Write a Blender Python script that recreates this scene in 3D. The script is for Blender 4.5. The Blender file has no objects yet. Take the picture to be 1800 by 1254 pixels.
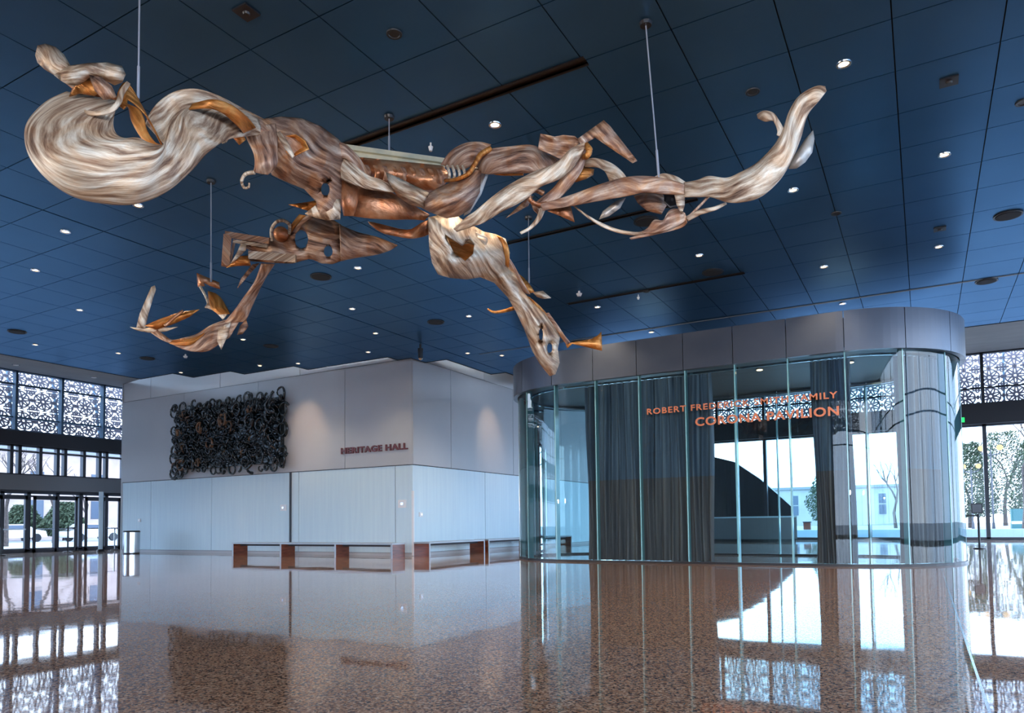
import bpy, bmesh, math, random
from math import sin, cos, pi, radians
from mathutils import Vector, Matrix
from mathutils.geometry import delaunay_2d_cdt

S = bpy.context.scene
COL = S.collection
random.seed(7)

# ------------------------------------------------------------------ camera
YAW, PIT, ROL, F, PY = 0.517853502, 0.0463356555, -0.0114689289, 1271.24423, 235.255067
CY = 627 + PY
_f = Vector((-sin(YAW)*cos(PIT), cos(YAW)*cos(PIT), sin(PIT)))
_r0 = Vector((cos(YAW), sin(YAW), 0)); _u0 = _r0.cross(_f)
_r = _r0*cos(ROL) + _u0*sin(ROL); _u = _u0*cos(ROL) - _r0*sin(ROL)
EYE = Vector((0, 0, 1.0))
cam = bpy.data.cameras.new('camera'); co = bpy.data.objects.new('camera', cam); COL.objects.link(co)
cam.sensor_width = 36; cam.lens = F/1800*36; cam.shift_y = PY/1800
cam.clip_start = .05; cam.clip_end = 600
M = Matrix(((_r.x, _u.x, -_f.x, 0), (_r.y, _u.y, -_f.y, 0), (_r.z, _u.z, -_f.z, 1.0), (0, 0, 0, 1)))
co.matrix_world = M
S.camera = co
# measuring aids used to survey the hall: a sight line and where it meets planes
def sight(x, y): return _f + _r*((x-900)/F) - _u*((y-CY)/F)
def atd(x, y, d): return EYE + sight(x, y)*d
def onz(x, y, z): v = sight(x, y); return EYE + v*((z-1)/v.z)
def ony(x, y, Y): v = sight(x, y); return EYE + v*(Y/v.y)
def onx(x, y, X): v = sight(x, y); return EYE + v*(X/v.x)

# ------------------------------------------------------------------ world, exposure
S.view_settings.view_transform = 'Standard'; S.view_settings.look = 'None'
S.view_settings.gamma = 1; S.view_settings.use_curve_mapping = False
S.view_settings.exposure = 0.95
S.cycles.use_denoising = True
S.cycles.max_bounces = 9; S.cycles.diffuse_bounces = 4; S.cycles.glossy_bounces = 4
S.cycles.transparent_max_bounces = 24; S.cycles.transmission_bounces = 4
S.cycles.sample_clamp_indirect = 6; S.cycles.caustics_reflective = False; S.cycles.caustics_refractive = False
w = bpy.data.worlds.new('sky'); S.world = w; w.use_nodes = True
nt = w.node_tree; bg = nt.nodes['Background']
tc = nt.nodes.new('ShaderNodeTexCoord'); nz = nt.nodes.new('ShaderNodeTexNoise'); nz.inputs['Scale'].default_value = 3
cr = nt.nodes.new('ShaderNodeValToRGB')
cr.color_ramp.elements[0].position = .35; cr.color_ramp.elements[0].color = (.42, .66, 1.0, 1)
cr.color_ramp.elements[1].position = .7; cr.color_ramp.elements[1].color = (.78, .88, 1.0, 1)
nt.links.new(tc.outputs['Generated'], nz.inputs['Vector']); nt.links.new(nz.outputs['Fac'], cr.inputs['Fac'])
nt.links.new(cr.outputs['Color'], bg.inputs['Color']); bg.inputs['Strength'].default_value = 4.2

# ------------------------------------------------------------------ materials
def mat(name, col=(.5, .5, .5), rough=.5, metal=0., spec=.5, **kw):
    m = bpy.data.materials.new(name); m.use_nodes = True
    b = m.node_tree.nodes['Principled BSDF']
    b.inputs['Base Color'].default_value = (*col, 1); b.inputs['Roughness'].default_value = rough
    b.inputs['Metallic'].default_value = metal; b.inputs['Specular IOR Level'].default_value = spec
    for k, v in kw.items():
        b.inputs[k.replace('_', ' ')].default_value = v
    return m
def ramp(nt, stops):
    r = nt.nodes.new('ShaderNodeValToRGB'); e = r.color_ramp.elements
    while len(e) < len(stops): e.new(.5)
    for i, (p, c) in enumerate(stops): e[i].position = p; e[i].color = (*c, 1)
    return r
def textured(name, stops, scale=5, stretch=(1, 1, 1), rough=.5, metal=0., coord='Object', detail=5, bump=0., dist=0., spec=.5, bscale=None):
    m = mat(name, (.5, .5, .5), rough, metal, spec); nt = m.node_tree; b = nt.nodes['Principled BSDF']
    tc = nt.nodes.new('ShaderNodeTexCoord'); mp = nt.nodes.new('ShaderNodeMapping'); mp.inputs['Scale'].default_value = stretch
    n = nt.nodes.new('ShaderNodeTexNoise'); n.inputs['Scale'].default_value = scale; n.inputs['Detail'].default_value = detail
    n.inputs['Distortion'].default_value = dist
    nt.links.new(tc.outputs[coord], mp.inputs['Vector']); nt.links.new(mp.outputs['Vector'], n.inputs['Vector'])
    r = ramp(nt, stops); nt.links.new(n.outputs['Fac'], r.inputs['Fac']); nt.links.new(r.outputs['Color'], b.inputs['Base Color'])
    if bump:
        bp = nt.nodes.new('ShaderNodeBump'); bp.inputs['Strength'].default_value = bump; bp.inputs['Distance'].default_value = .03
        nt.links.new(n.outputs['Fac'], bp.inputs['Height']); nt.links.new(bp.outputs['Normal'], b.inputs['Normal'])
    return m

def terrazzo():
    m = mat('terrazzo', (.3, .18, .12), .55, 0, .2, Coat_Weight=1., Coat_Roughness=.035, Coat_IOR=1.6)
    nt = m.node_tree; b = nt.nodes['Principled BSDF']
    tc = nt.nodes.new('ShaderNodeTexCoord'); v = nt.nodes.new('ShaderNodeTexVoronoi'); v.inputs['Scale'].default_value = 75
    v.inputs['Randomness'].default_value = 1
    nt.links.new(tc.outputs['Object'], v.inputs['Vector'])
    sp = nt.nodes.new('ShaderNodeSeparateColor'); nt.links.new(v.outputs['Color'], sp.inputs[0])
    r = ramp(nt, [(0, (.05, .025, .018)), (.25, (.16, .065, .03)), (.5, (.47, .22, .11)), (.8, (.64, .35, .20)), (1, (.82, .56, .38))])
    nt.links.new(sp.outputs[0], r.inputs['Fac'])
    nt.links.new(r.outputs['Color'], b.inputs['Base Color'])
    n = nt.nodes.new('ShaderNodeTexNoise'); n.inputs['Scale'].default_value = .9; n.inputs['Detail'].default_value = 2
    nt.links.new(tc.outputs['Object'], n.inputs['Vector'])
    bp = nt.nodes.new('ShaderNodeBump'); bp.inputs['Strength'].default_value = .05; bp.inputs['Distance'].default_value = .05
    nt.links.new(n.outputs['Fac'], bp.inputs['Height']); nt.links.new(bp.outputs['Normal'], b.inputs['Coat Normal'])
    return m

def glassy(name, tint=(.75, .9, .95), ior=1.45, rough=0., boost=0.):
    m = bpy.data.materials.new(name); m.use_nodes = True; nt = m.node_tree; nt.nodes.clear()
    o = nt.nodes.new('ShaderNodeOutputMaterial'); mx = nt.nodes.new('ShaderNodeMixShader')
    t = nt.nodes.new('ShaderNodeBsdfTransparent'); g = nt.nodes.new('ShaderNodeBsdfGlossy')
    t.inputs['Color'].default_value = (*tint, 1); g.inputs['Roughness'].default_value = rough
    fr = nt.nodes.new('ShaderNodeFresnel'); fr.inputs['IOR'].default_value = ior
    ad = nt.nodes.new('ShaderNodeMath'); ad.operation = 'ADD'; ad.use_clamp = True; ad.inputs[1].default_value = boost
    nt.links.new(fr.outputs[0], ad.inputs[0]); nt.links.new(ad.outputs[0], mx.inputs['Fac'])
    nt.links.new(t.outputs[0], mx.inputs[1]); nt.links.new(g.outputs[0], mx.inputs[2]); nt.links.new(mx.outputs[0], o.inputs['Surface'])
    return m
def emis(name, col, s):
    m = bpy.data.materials.new(name); m.use_nodes = True; nt = m.node_tree; nt.nodes.clear()
    o = nt.nodes.new('ShaderNodeOutputMaterial'); e = nt.nodes.new('ShaderNodeEmission')
    e.inputs['Color'].default_value = (*col, 1); e.inputs['Strength'].default_value = s
    nt.links.new(e.outputs[0], o.inputs['Surface']); return m

def brushed(name, stops, rough=.5, metal=.3, su=2.6, sv=17, bump=.6, patch=.85):
    """hand-ground sheet metal: swirling grinder strokes along the sheet"""
    m = mat(name, (.5, .4, .3), rough, metal); nt = m.node_tree; b = nt.nodes['Principled BSDF']
    uv = nt.nodes.new('ShaderNodeTexCoord')
    n0 = nt.nodes.new('ShaderNodeTexNoise'); n0.inputs['Scale'].default_value = 1.6; n0.inputs['Detail'].default_value = 1
    nt.links.new(uv.outputs['UV'], n0.inputs['Vector'])
    sc = nt.nodes.new('ShaderNodeVectorMath'); sc.operation = 'SCALE'; sc.inputs['Scale'].default_value = .35
    nt.links.new(n0.outputs['Color'], sc.inputs[0])
    ad = nt.nodes.new('ShaderNodeVectorMath'); ad.operation = 'ADD'
    nt.links.new(uv.outputs['UV'], ad.inputs[0]); nt.links.new(sc.outputs[0], ad.inputs[1])
    mp = nt.nodes.new('ShaderNodeMapping'); mp.inputs['Scale'].default_value = (su, sv, 1)
    nt.links.new(ad.outputs[0], mp.inputs['Vector'])
    n = nt.nodes.new('ShaderNodeTexNoise'); n.inputs['Scale'].default_value = 1.0; n.inputs['Detail'].default_value = 6; n.inputs['Roughness'].default_value = .6
    nt.links.new(mp.outputs[0], n.inputs['Vector'])
    r = ramp(nt, stops); nt.links.new(n.outputs['Fac'], r.inputs['Fac'])
    n3 = nt.nodes.new('ShaderNodeTexNoise'); n3.inputs['Scale'].default_value = 3.2; n3.inputs['Detail'].default_value = 4; n3.inputs['Distortion'].default_value = 1.5
    nt.links.new(uv.outputs['UV'], n3.inputs['Vector'])
    r3 = ramp(nt, [(.42, (1, 1, 1)), (.6, (1.0, .70, .44)), (.75, (.75, .45, .28))]); nt.links.new(n3.outputs['Fac'], r3.inputs['Fac'])
    mm = nt.nodes.new('ShaderNodeMix'); mm.data_type = 'RGBA'; mm.blend_type = 'MULTIPLY'; mm.inputs['Factor'].default_value = patch
    nt.links.new(r.outputs['Color'], mm.inputs['A']); nt.links.new(r3.outputs['Color'], mm.inputs['B']); nt.links.new(mm.outputs['Result'], b.inputs['Base Color'])
    bp = nt.nodes.new('ShaderNodeBump'); bp.inputs['Strength'].default_value = bump; bp.inputs['Distance'].default_value = .04
    nt.links.new(n.outputs['Fac'], bp.inputs['Height']); nt.links.new(bp.outputs['Normal'], b.inputs['Normal'])
    return m

MT = {}
MT['floor'] = terrazzo()
MT['ceil'] = textured('ceiling_metal', [(.3, (.042, .120, .235)), (.7, (.058, .155, .29))], .5, rough=.33, metal=.7, spec=.4)
MT['ceil'].node_tree.nodes['Principled BSDF'].inputs['Specular Tint'].default_value = (.5, .75, 1.0, 1)
MT['ceil_gap'] = mat('ceiling_gap', (.006, .008, .012), .7)
MT['slot'] = mat('slot_black', (.012, .008, .007), .3)
MT['soffit'] = textured('soffit_plaster', [(.3, (.16, .18, .19)), (.7, (.2, .22, .23))], .8, rough=.6)
MT['wall_up'] = textured('wall_upper', [(.3, (.45, .49, .54)), (.7, (.50, .54, .59))], .4, rough=.45)
MT['wall_lo'] = textured('wall_lower', [(.3, (.60, .80, .93)), (.7, (.66, .86, .97))], 1.5, (6, 6, .3), rough=.4)
MT['wall_band'] = textured('wall_band', [(.3, (.66, .72, .78)), (.7, (.7, .76, .82))], .4, rough=.5)
MT['seam'] = mat('seam_dark', (.05, .06, .08), .6)
MT['white'] = mat('white_metal', (.85, .88, .92), .3)
MT['frame'] = mat('bronze_frame', (.05, .055, .07), .4, .3)
MT['frame_blue'] = mat('blue_grey_frame', (.09, .16, .24), .4, .3)
MT['header'] = mat('header_grey', (.20, .21, .23), .45, .2)
MT['header_dark'] = mat('header_dark', (.035, .037, .045), .45, .3)
MT['pane'] = glassy('window_glass', (.93, .96, 1.0), 1.3)
MT['pav_glass'] = glassy('pavilion_glass', (.72, .90, .93), 1.42, .0, .02)
MT['glass_edge'] = mat('glass_edge', (.30, .62, .66), .15, 0, .8, Emission_Strength=0.0)
MT['fascia'] = textured('fascia_bronze', [(.3, (.10, .12, .16)), (.7, (.14, .16, .20))], .6, rough=.33, metal=.5)
MT['lattice'] = mat('lattice_bronze', (.10, .085, .11), .5, .2)
MT['curtain'] = None
MT['copper_text'] = mat('copper_letters', (.85, .27, .13), .35, .2)
MT['red_text'] = mat('oxblood_letters', (.14, .03, .03), .4, .2)
MT['wood'] = textured('bench_wood', [(.3, (.10, .022, .010)), (.7, (.25, .07, .03))], 3, (1, 1, 8), rough=.3)
MT['bench_top'] = mat('bench_top', (.34, .38, .42), .35, .2)
MT['steel'] = mat('stainless', (.62, .64, .68), .18, 1.)
MT['black'] = mat('black_powder', (.012, .012, .016), .4)
MT['rubber'] = textured('dark_rubber', [(.3, (.002, .004, .006)), (.7, (.012, .022, .028))], 6, rough=.24, spec=.7)
MT['rubber_tan'] = textured('tan_rubber', [(.3, (.09, .05, .03)), (.7, (.28, .15, .08))], 6, rough=.4)
MT['rod'] = mat('rod_steel', (.55, .6, .72), .3, .4)
MT['tan'] = brushed('ground_bronze', [(.30, (.09, .05, .035)), (.41, (.33, .22, .155)), (.52, (.66, .55, .43)), (.64, (.95, .90, .80))], patch=.5)
MT['tan2'] = brushed('ground_bronze_pink', [(.32, (.09, .05, .04)), (.45, (.34, .205, .155)), (.56, (.56, .40, .31)), (.68, (.86, .74, .64))])
MT['orange'] = brushed('copper_orange', [(.3, (.20, .07, .015)), (.5, (.60, .25, .06)), (.7, (.9, .46, .15))], .35, .5)
MT['copper'] = brushed('copper_brown', [(.3, (.14, .05, .025)), (.5, (.46, .21, .11)), (.7, (.8, .48, .3))], .35, .5, 3, 5)
MT['asphalt'] = textured('plaza_paving', [(.3, (.2, .21, .23)), (.7, (.27, .28, .3))], 2, rough=.8)
MT['foliage'] = textured('foliage', [(.3, (.02, .035, .02)), (.7, (.07, .10, .05))], 8, rough=.8)
MT['bark'] = textured('bark', [(.3, (.04, .03, .028)), (.7, (.10, .075, .065))], 8, rough=.9)
MT['globe'] = emis('lamp_globe', (1, .74, .42), .75)
MT['green_exit'] = emis('exit_green', (.02, .9, .12), 1.3)
MT['bulb'] = emis('warm_bulb', (1, .66, .36), 3.2)

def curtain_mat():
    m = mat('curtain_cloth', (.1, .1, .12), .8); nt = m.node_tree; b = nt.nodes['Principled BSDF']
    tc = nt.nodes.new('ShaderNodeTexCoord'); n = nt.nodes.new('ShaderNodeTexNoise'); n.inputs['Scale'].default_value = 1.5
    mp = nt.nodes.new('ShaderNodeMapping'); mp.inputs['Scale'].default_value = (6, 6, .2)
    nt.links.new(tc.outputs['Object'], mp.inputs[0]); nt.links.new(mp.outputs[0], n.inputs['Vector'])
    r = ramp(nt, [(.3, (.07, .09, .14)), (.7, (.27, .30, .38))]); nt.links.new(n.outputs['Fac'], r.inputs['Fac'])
    r2 = ramp(nt, [(.3, (.10, .08, .09)), (.7, (.30, .23, .22))]); nt.links.new(n.outputs['Fac'], r2.inputs['Fac'])  # brown lower part paints a reflection in the glass into the cloth
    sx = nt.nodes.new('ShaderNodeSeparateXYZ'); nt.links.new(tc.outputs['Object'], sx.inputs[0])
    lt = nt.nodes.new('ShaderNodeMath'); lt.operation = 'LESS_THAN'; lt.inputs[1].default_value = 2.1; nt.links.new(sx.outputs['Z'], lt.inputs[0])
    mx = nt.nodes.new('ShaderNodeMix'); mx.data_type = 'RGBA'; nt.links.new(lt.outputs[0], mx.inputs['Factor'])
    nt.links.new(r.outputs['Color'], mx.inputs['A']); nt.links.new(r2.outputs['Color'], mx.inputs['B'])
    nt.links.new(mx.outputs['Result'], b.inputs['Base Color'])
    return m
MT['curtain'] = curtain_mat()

# ------------------------------------------------------------------ object helpers
def link(o, parent=None):
    COL.objects.link(o)
    if parent: o.parent = parent
    return o
def obj(name, bm, m, parent=None, smooth=False):
    me = bpy.data.meshes.new(name); bm.normal_update(); bm.to_mesh(me); bm.free()
    if smooth:
        for p in me.polygons: p.use_smooth = True
    for x in (m if isinstance(m, (list, tuple)) else [m]): me.materials.append(x)
    o = bpy.data.objects.new(name, me)
    link(o, parent)
    if parent: o.matrix_parent_inverse = Matrix.Translation(-parent.location)   # meshes are written in world coordinates
    return o
def tag(o, label, cat, group=None, kind=None):
    o['label'] = label; o['category'] = cat
    if group: o['group'] = group
    if kind: o['kind'] = kind
    return o
def thing(name, label, cat, loc=(0, 0, 0), group=None):
    o = bpy.data.objects.new(name, None); o.location = loc; o.empty_display_size = .1
    link(o); return tag(o, label, cat, group)
def struct(name, bm, m, smooth=False):
    o = obj(name, bm, m, None, smooth); o['kind'] = 'structure'; return o
def bx(bm, x0, x1, y0, y1, z0, z1, mi=0):
    v = [bm.verts.new(p) for p in ((x0,y0,z0),(x1,y0,z0),(x1,y1,z0),(x0,y1,z0),(x0,y0,z1),(x1,y0,z1),(x1,y1,z1),(x0,y1,z1))]
    for q in ((3,2,1,0),(4,5,6,7),(0,1,5,4),(1,2,6,5),(2,3,7,6),(3,0,4,7)):
        f = bm.faces.new([v[i] for i in q]); f.material_index = mi
    return v
def box(*a):
    bm = bmesh.new(); bx(bm, *a); return bm
def quad(bm, pts, mi=0):
    f = bm.faces.new([bm.verts.new(p) for p in pts]); f.material_index = mi; return f
def cyl(bm, a, b, r0, r1=None, n=12, cap=True):
    a = Vector(a); b = Vector(b); r1 = r0 if r1 is None else r1
    d = (b-a).normalized(); s = d.cross(Vector((0, 0, 1)))
    if s.length < 1e-3: s = Vector((1, 0, 0))
    s.normalize(); t = d.cross(s)
    A = [bm.verts.new(a+(s*cos(2*pi*i/n)+t*sin(2*pi*i/n))*r0) for i in range(n)]
    B = [bm.verts.new(b+(s*cos(2*pi*i/n)+t*sin(2*pi*i/n))*r1) for i in range(n)]
    for i in range(n): bm.faces.new((A[i], B[i], B[(i+1) % n], A[(i+1) % n]))
    if cap:
        bm.faces.new(A); bm.faces.new(B[::-1])
def tube(bm, pts, rad, n=8):
    """round bar through pts; rad number or list"""
    pts = [Vector(p) for p in pts]; N = len(pts)
    rad = rad if isinstance(rad, (list, tuple)) else [rad]*N
    rings = []; up = Vector((0.13, .2, 1)).normalized()
    for i in range(N):
        d = (pts[min(i+1, N-1)]-pts[max(i-1, 0)]).normalized()
        s = d.cross(up); s.normalize(); t = d.cross(s)
        rings.append([bm.verts.new(pts[i]+(s*cos(2*pi*k/n)+t*sin(2*pi*k/n))*rad[i]) for k in range(n)])
    for a, b in zip(rings, rings[1:]):
        for k in range(n): bm.faces.new((a[k], a[(k+1) % n], b[(k+1) % n], b[k]))
    bm.faces.new(rings[0][::-1]); bm.faces.new(rings[-1])
def spline(P, n):
    """Catmull-Rom through tuples"""
    out = []; L = len(P)
    for i in range(L-1):
        p0, p1, p2, p3 = P[max(i-1, 0)], P[i], P[i+1], P[min(i+2, L-1)]
        for k in range(n):
            t = k/n
            out.append(tuple(.5*((2*b)+(c-a)*t+(2*a-5*b+4*c-d)*t*t+(3*b-a-3*c+d)*t**3) for a, b, c, d in zip(p0, p1, p2, p3)))
    out.append(tuple(P[-1])); return out
def solid(o, t, off=0):
    md = o.modifiers.new('thickness', 'SOLIDIFY'); md.thickness = t; md.offset = off; return o

# ------------------------------------------------------------------ floor, ceiling
XL, XR, YB, YF, HC = -33.3, 16.0, -12.0, 40.0, 6.35
bm = bmesh.new(); bx(bm, XL, XR, YB, YF+.6, -.2, 0)
struct('floor', bm, MT['floor'])
lx = onz(1740, 1254, 0).x
tag(obj('divider_strip', box(lx-.008, lx+.008, 2.5, 17, -.002, .0015), MT['steel']), 'thin pale metal strip in the terrazzo running towards the right end of the pavilion', 'divider strip')

POLY = [(-24.3, -1), (-24.3, 15.8), (-22.5, 15.8), (-22.5, 16.62), (-20.55, 16.62), (-20.55, 17.22), (-18.15, 17.22), (-18.15, 17.87),
        (-14.68, 17.87), (-14.68, 18.38), (-14.14, 18.38), (-14.14, 19.15), (-13.3, 19.15), (-13.3, 21.93), (-12.7, 21.93), (-12.7, 23.7), (6.2, 23.7), (6.2, -1)]
def inside(x, y, P=POLY):
    c = False
    for (x0, y0), (x1, y1) in zip(P, P[1:]+P[:1]):
        if (y0 > y) != (y1 > y) and x < (x1-x0)*(y-y0)/(y1-y0)+x0: c = not c
    return c
def clipcell(x0, x1, y0, y1):
    """part of a rectangle inside the stepped outline (sampled on both corners)"""
    xs = sorted({x0, x1, *[p[0] for p in POLY if x0 < p[0] < x1]}); ys = sorted({y0, y1, *[p[1] for p in POLY if y0 < p[1] < y1]})
    for a, b in zip(xs, xs[1:]):
        for c, d in zip(ys, ys[1:]):
            if b-a > .04 and d-c > .04 and inside((a+b)/2, (c+d)/2): yield a, b, c, d
SLOTS = [(-7.0, -3.23, 7.44, 7.58), (-6.95, -3.1, 11.72, 11.79), (-7.4, -3.2, 15.79, 15.87)]
bm = bmesh.new(); g = .007; c = 1.045
for i in range(-25, 9):
    for j in range(-10, 17):
        x0 = -.13+c*i; y0 = 7.51+1.045*j
        if x0 > 6.3: continue
        for a, b, p, q in clipcell(x0+g, x0+c-g, y0+g, y0+c-g):
            parts = [(a, b, p, q)]
            for sx0, sx1, sy0, sy1 in SLOTS:
                new = []
                for (a2, b2, p2, q2) in parts:
                    if b2 > sx0 and a2 < sx1 and q2 > sy0 and p2 < sy1:
                        if sy0-p2 > .01: new.append((a2, b2, p2, sy0))
                        if q2-sy1 > .01: new.append((a2, b2, sy1, q2))
                        if sx0-a2 > .01: new.append((a2, sx0, max(p2, sy0), min(q2, sy1)))
                        if b2-sx1 > .01: new.append((sx1, b2, max(p2, sy0), min(q2, sy1)))
                    else: new.append((a2, b2, p2, q2))
                parts = new
            for r_ in parts: bx(bm, *r_, HC, HC+.02, 0)
# dark plenum deck above the panels and the edge trim
for a, b, p, q in ((-24.3, -14.68, -1, 15.8), (-22.5, -14.68, 15.8, 16.62), (-20.55, -14.68, 16.62, 17.22), (-18.15, -14.68, 17.22, 17.87), (-14.68, -14.14, -1, 18.38), (-14.14, -13.3, -1, 19.15), (-13.3, -12.7, -1, 21.93), (-12.7, 6.2, -1, 23.7)):
    bx(bm, a+.01, b, p, q-.01, HC+.05, HC+.09, 1)
pl = POLY
for (x0, y0), (x1, y1) in zip(pl, pl[1:]+pl[:1]):
    bx(bm, min(x0, x1)-.015, max(x0, x1)+.015, min(y0, y1)-.015, max(y0, y1)+.015, HC-.01, HC+.16, 1)
struct('ceiling', bm, [MT['ceil'], MT['ceil_gap']])
bm = bmesh.new()
bx(bm, -12.0, 6.2, 19.08, 19.13, HC-.012, HC+.03)
struct('trim_1', bm, MT['header'])
for k, (a, b, p, q) in enumerate(SLOTS):
    bm = bmesh.new()
    bx(bm, a, b, p-.01, p, HC-.02, HC+.045); bx(bm, a, b, q, q+.01, HC-.02, HC+.045); bx(bm, a, b, p, q, HC+.02, HC+.045)
    struct('trim_%d' % (20+k), bm, MT['slot'])
# sloping soffits from the dropped ceiling up to the glazed sides; upper deck over the recess
bm = bmesh.new()
def slab(bm, p, t=.12):
    a = [bm.verts.new(v) for v in p]; b = [bm.verts.new((v[0], v[1], v[2]+t)) for v in p]
    bm.faces.new(a[::-1]); bm.faces.new(b)
    for i in range(len(p)): bm.faces.new((a[i], a[(i+1) % len(p)], b[(i+1) % len(p)], b[i]))
slab(bm, [(-24.32, YB, HC), (-24.32, 15.8, HC), (-29.9, 18.66, 7.22), (XL, 21.5, 7.75), (XL, YB, 7.75)])
slab(bm, [(-12.7, 23.72, HC), (6.2, 23.72, HC), (XR, YF, 8.75), (-20, YF, 8.75)])
slab(bm, [(-24.3, -1.02, HC), (6.2, -1.02, HC), (XR, YB, 8.75), (-24.3, YB, 8.75)])
slab(bm, [(6.22, -1, HC), (6.22, 23.7, HC), (XR, YF, 8.75), (XR, YB, 8.75)])
struct('trim_2', bm, MT['soffit'])
struct('trim_3', box(XL-.2, XR+.2, YB-.2, YF+.2, 8.95, 9.1), MT['white'])

# ------------------------------------------------------------------ Heritage hall walls
WY, WX = 18.66, -14.3
def panels(bm, axis, const, cuts, z0, z1, mi, proud):
    for a, b in zip(cuts, cuts[1:]):
        if axis == 'x': bx(bm, a+.012, b-.012, const-proud, const+.1, z0+.012, z1-.012, mi)
        else: bx(bm, const-.1, const+proud, a+.012, b-.012, z0+.012, z1-.012, mi)
bm = bmesh.new()
bx(bm, -29.88, WX-.02, WY+.02, WY+.3, 0, 8.9, 3)
panels(bm, 'x', WY, [-29.88, -27.9, -24.1, -19.80, -19.4, -15.03, WX], 0.09, 2.95, 1, 0)
panels(bm, 'x', WY, [-29.88, -25.77, -21.48, -17.19, WX], 2.95, 6.42, 0, .03)
panels(bm, 'x', WY, [-29.88, -28.0, -23.65, -19.36, WX], 6.42, 8.9, 2, 0)
bx(bm, -19.82, -19.76, WY-.05, WY, 0, 2.95, 3)
struct('wall_left', bm, [MT['wall_up'], MT['wall_lo'], MT['wall_band'], MT['seam']])
bm = bmesh.new()
bx(bm, WX-.3, WX-.02, WY+.03, 34, 0, 8.9, 3)
panels(bm, 'y', WX, [WY-.03, 23.06, 28.0, 34], 0.09, 2.95, 1, 0)
panels(bm, 'y', WX, [WY-.03, 20.79, 25.19, 29.6, 34], 2.95, 6.42, 0, .03)
panels(bm, 'y', WX, [WY-.03, 23.07, 28.5, 34], 6.42, 8.9, 2, 0)
struct('wall_right', bm, [MT['wall_up'], MT['wall_lo'], MT['wall_band'], MT['seam']])
struct('baseboard_left', box(-29.88, WX+.02, WY-.02, WY+.02, 0, .09), MT['wall_up'])
struct('baseboard_right', box(WX-.02, WX+.02, WY+.02, 34, 0, .09), MT['wall_up'])
struct('trim_4', box(-29.95, -29.88, WY-.02, 21.2, 0, 8.9), MT['wall_up'])
tag(obj('corner_guard', box(WX-.03, WX+.045, WY-.045, WY-.0, .02, 2.1), MT['white']), 'tall bright white metal guard on the lower corner between the two pale walls', 'corner guard')
def plate(x, y, face, w_, h_, name, label, cat):
    p = ony(x, y, WY) if face == 'l' else onx(x, y, WX)
    t = thing(name, label, cat, p)
    if face == 'l': obj('plate', box(p.x-w_/2, p.x+w_/2, WY-.045, WY-.001, p.z-h_/2, p.z+h_/2), MT['white'], t); obj('button', box(p.x-w_/6, p.x+w_/6, WY-.055, WY-.045, p.z-h_/6, p.z+h_/6), MT['steel'], t)
    else: obj('plate', box(WX+.001, WX+.045, p.y-w_/2, p.y+w_/2, p.z-h_/2, p.z+h_/2), MT['white'], t); obj('button', box(WX+.045, WX+.055, p.y-w_/6, p.y+w_/6, p.z-h_/6, p.z+h_/6), MT['steel'], t)
plate(499, 893, 'l', .26, .22, 'wall_plate', 'white square wall plate below the dark wall relief, beside the vertical joint', 'wall plate')
plate(708, 886, 'l', .32, .26, 'wall_plate', 'larger pale wall plate just left of the wall corner', 'wall plate')
plate(739, 905, 'r', .16, .15, 'door_button', 'small round-cornered white button box just right of the wall corner', 'wall button')
plate(246, 915, 'l', .14, .13, 'wall_switch', 'small white switch above the waste bin at the far left of the pale wall', 'switch')

def text(name, s, m, loc, rot, width, height, parent=None, ext=.02, off=.0, space=1.0):
    cu = bpy.data.curves.new(name, 'FONT'); cu.body = s; cu.size = 1; cu.extrude = .5; cu.offset = off; cu.space_character = space; cu.resolution_u = 3
    o = bpy.data.objects.new(name, cu); COL.objects.link(o)
    dg = bpy.context.evaluated_depsgraph_get(); me = bpy.data.meshes.new_from_object(o.evaluated_get(dg))
    bpy.data.objects.remove(o)
    xs = [v.co.x for v in me.vertices]; ys = [v.co.y for v in me.vertices]
    sx = width/(max(xs)-min(xs)); sy = height/(max(ys)-min(ys)); x0 = min(xs); y0 = min(ys)
    R = Matrix.Rotation(rot, 4, 'Z') @ Matrix.Rotation(pi/2, 4, 'X')
    for v in me.vertices:
        v.co = Vector(loc) + R @ Vector(((v.co.x-x0)*sx, (v.co.y-y0)*sy, v.co.z*ext*2))
    me.materials.clear(); me.materials.append(m)
    bm = bmesh.new(); bm.from_mesh(me); bm.verts.ensure_lookup_table()
    seen = set(); isl = []
    for v in bm.verts:
        if v.index in seen: continue
        st = [v]; seen.add(v.index); g_ = []
        while st:
            q = st.pop(); g_.append(q.index)
            for e_ in q.link_edges:
                w_ = e_.other_vert(q)
                if w_.index not in seen: seen.add(w_.index); st.append(w_)
        xs = [bm.verts[i].co.x for i in g_]; isl.append((min(xs), max(xs), g_))
    isl.sort(key=lambda a: a[0]); words = []; right = None; gaps = []
    for a, b, g_ in isl:
        if right is not None and a > right: gaps.append(a-right)
        right = max(right or b, b)
    thr = sorted(gaps)[-(len(s.split())-1)]*.98; right = None
    for a, b, g_ in isl:
        if right is None or a-right >= thr: words.append([])
        words[-1] += g_; right = max(right or b, b)
    for wd in words:
        b2 = bm.copy(); keep = set(wd); b2.verts.ensure_lookup_table()
        bmesh.ops.delete(b2, geom=[v for v in b2.verts if v.index not in keep], context='VERTS')
        obj('word', b2, m, parent)
    bm.free()
hs = thing('wall_lettering', 'dark red raised letters reading HERITAGE HALL beside the wall corner', 'sign', (-15.9, WY-.05, 3.45))
text('wall_lettering', 'HERITAGE HALL', MT['red_text'], (-17.33, WY-.06, 3.45), 0, 2.87, .215, hs, off=.035, space=1.1)

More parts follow.
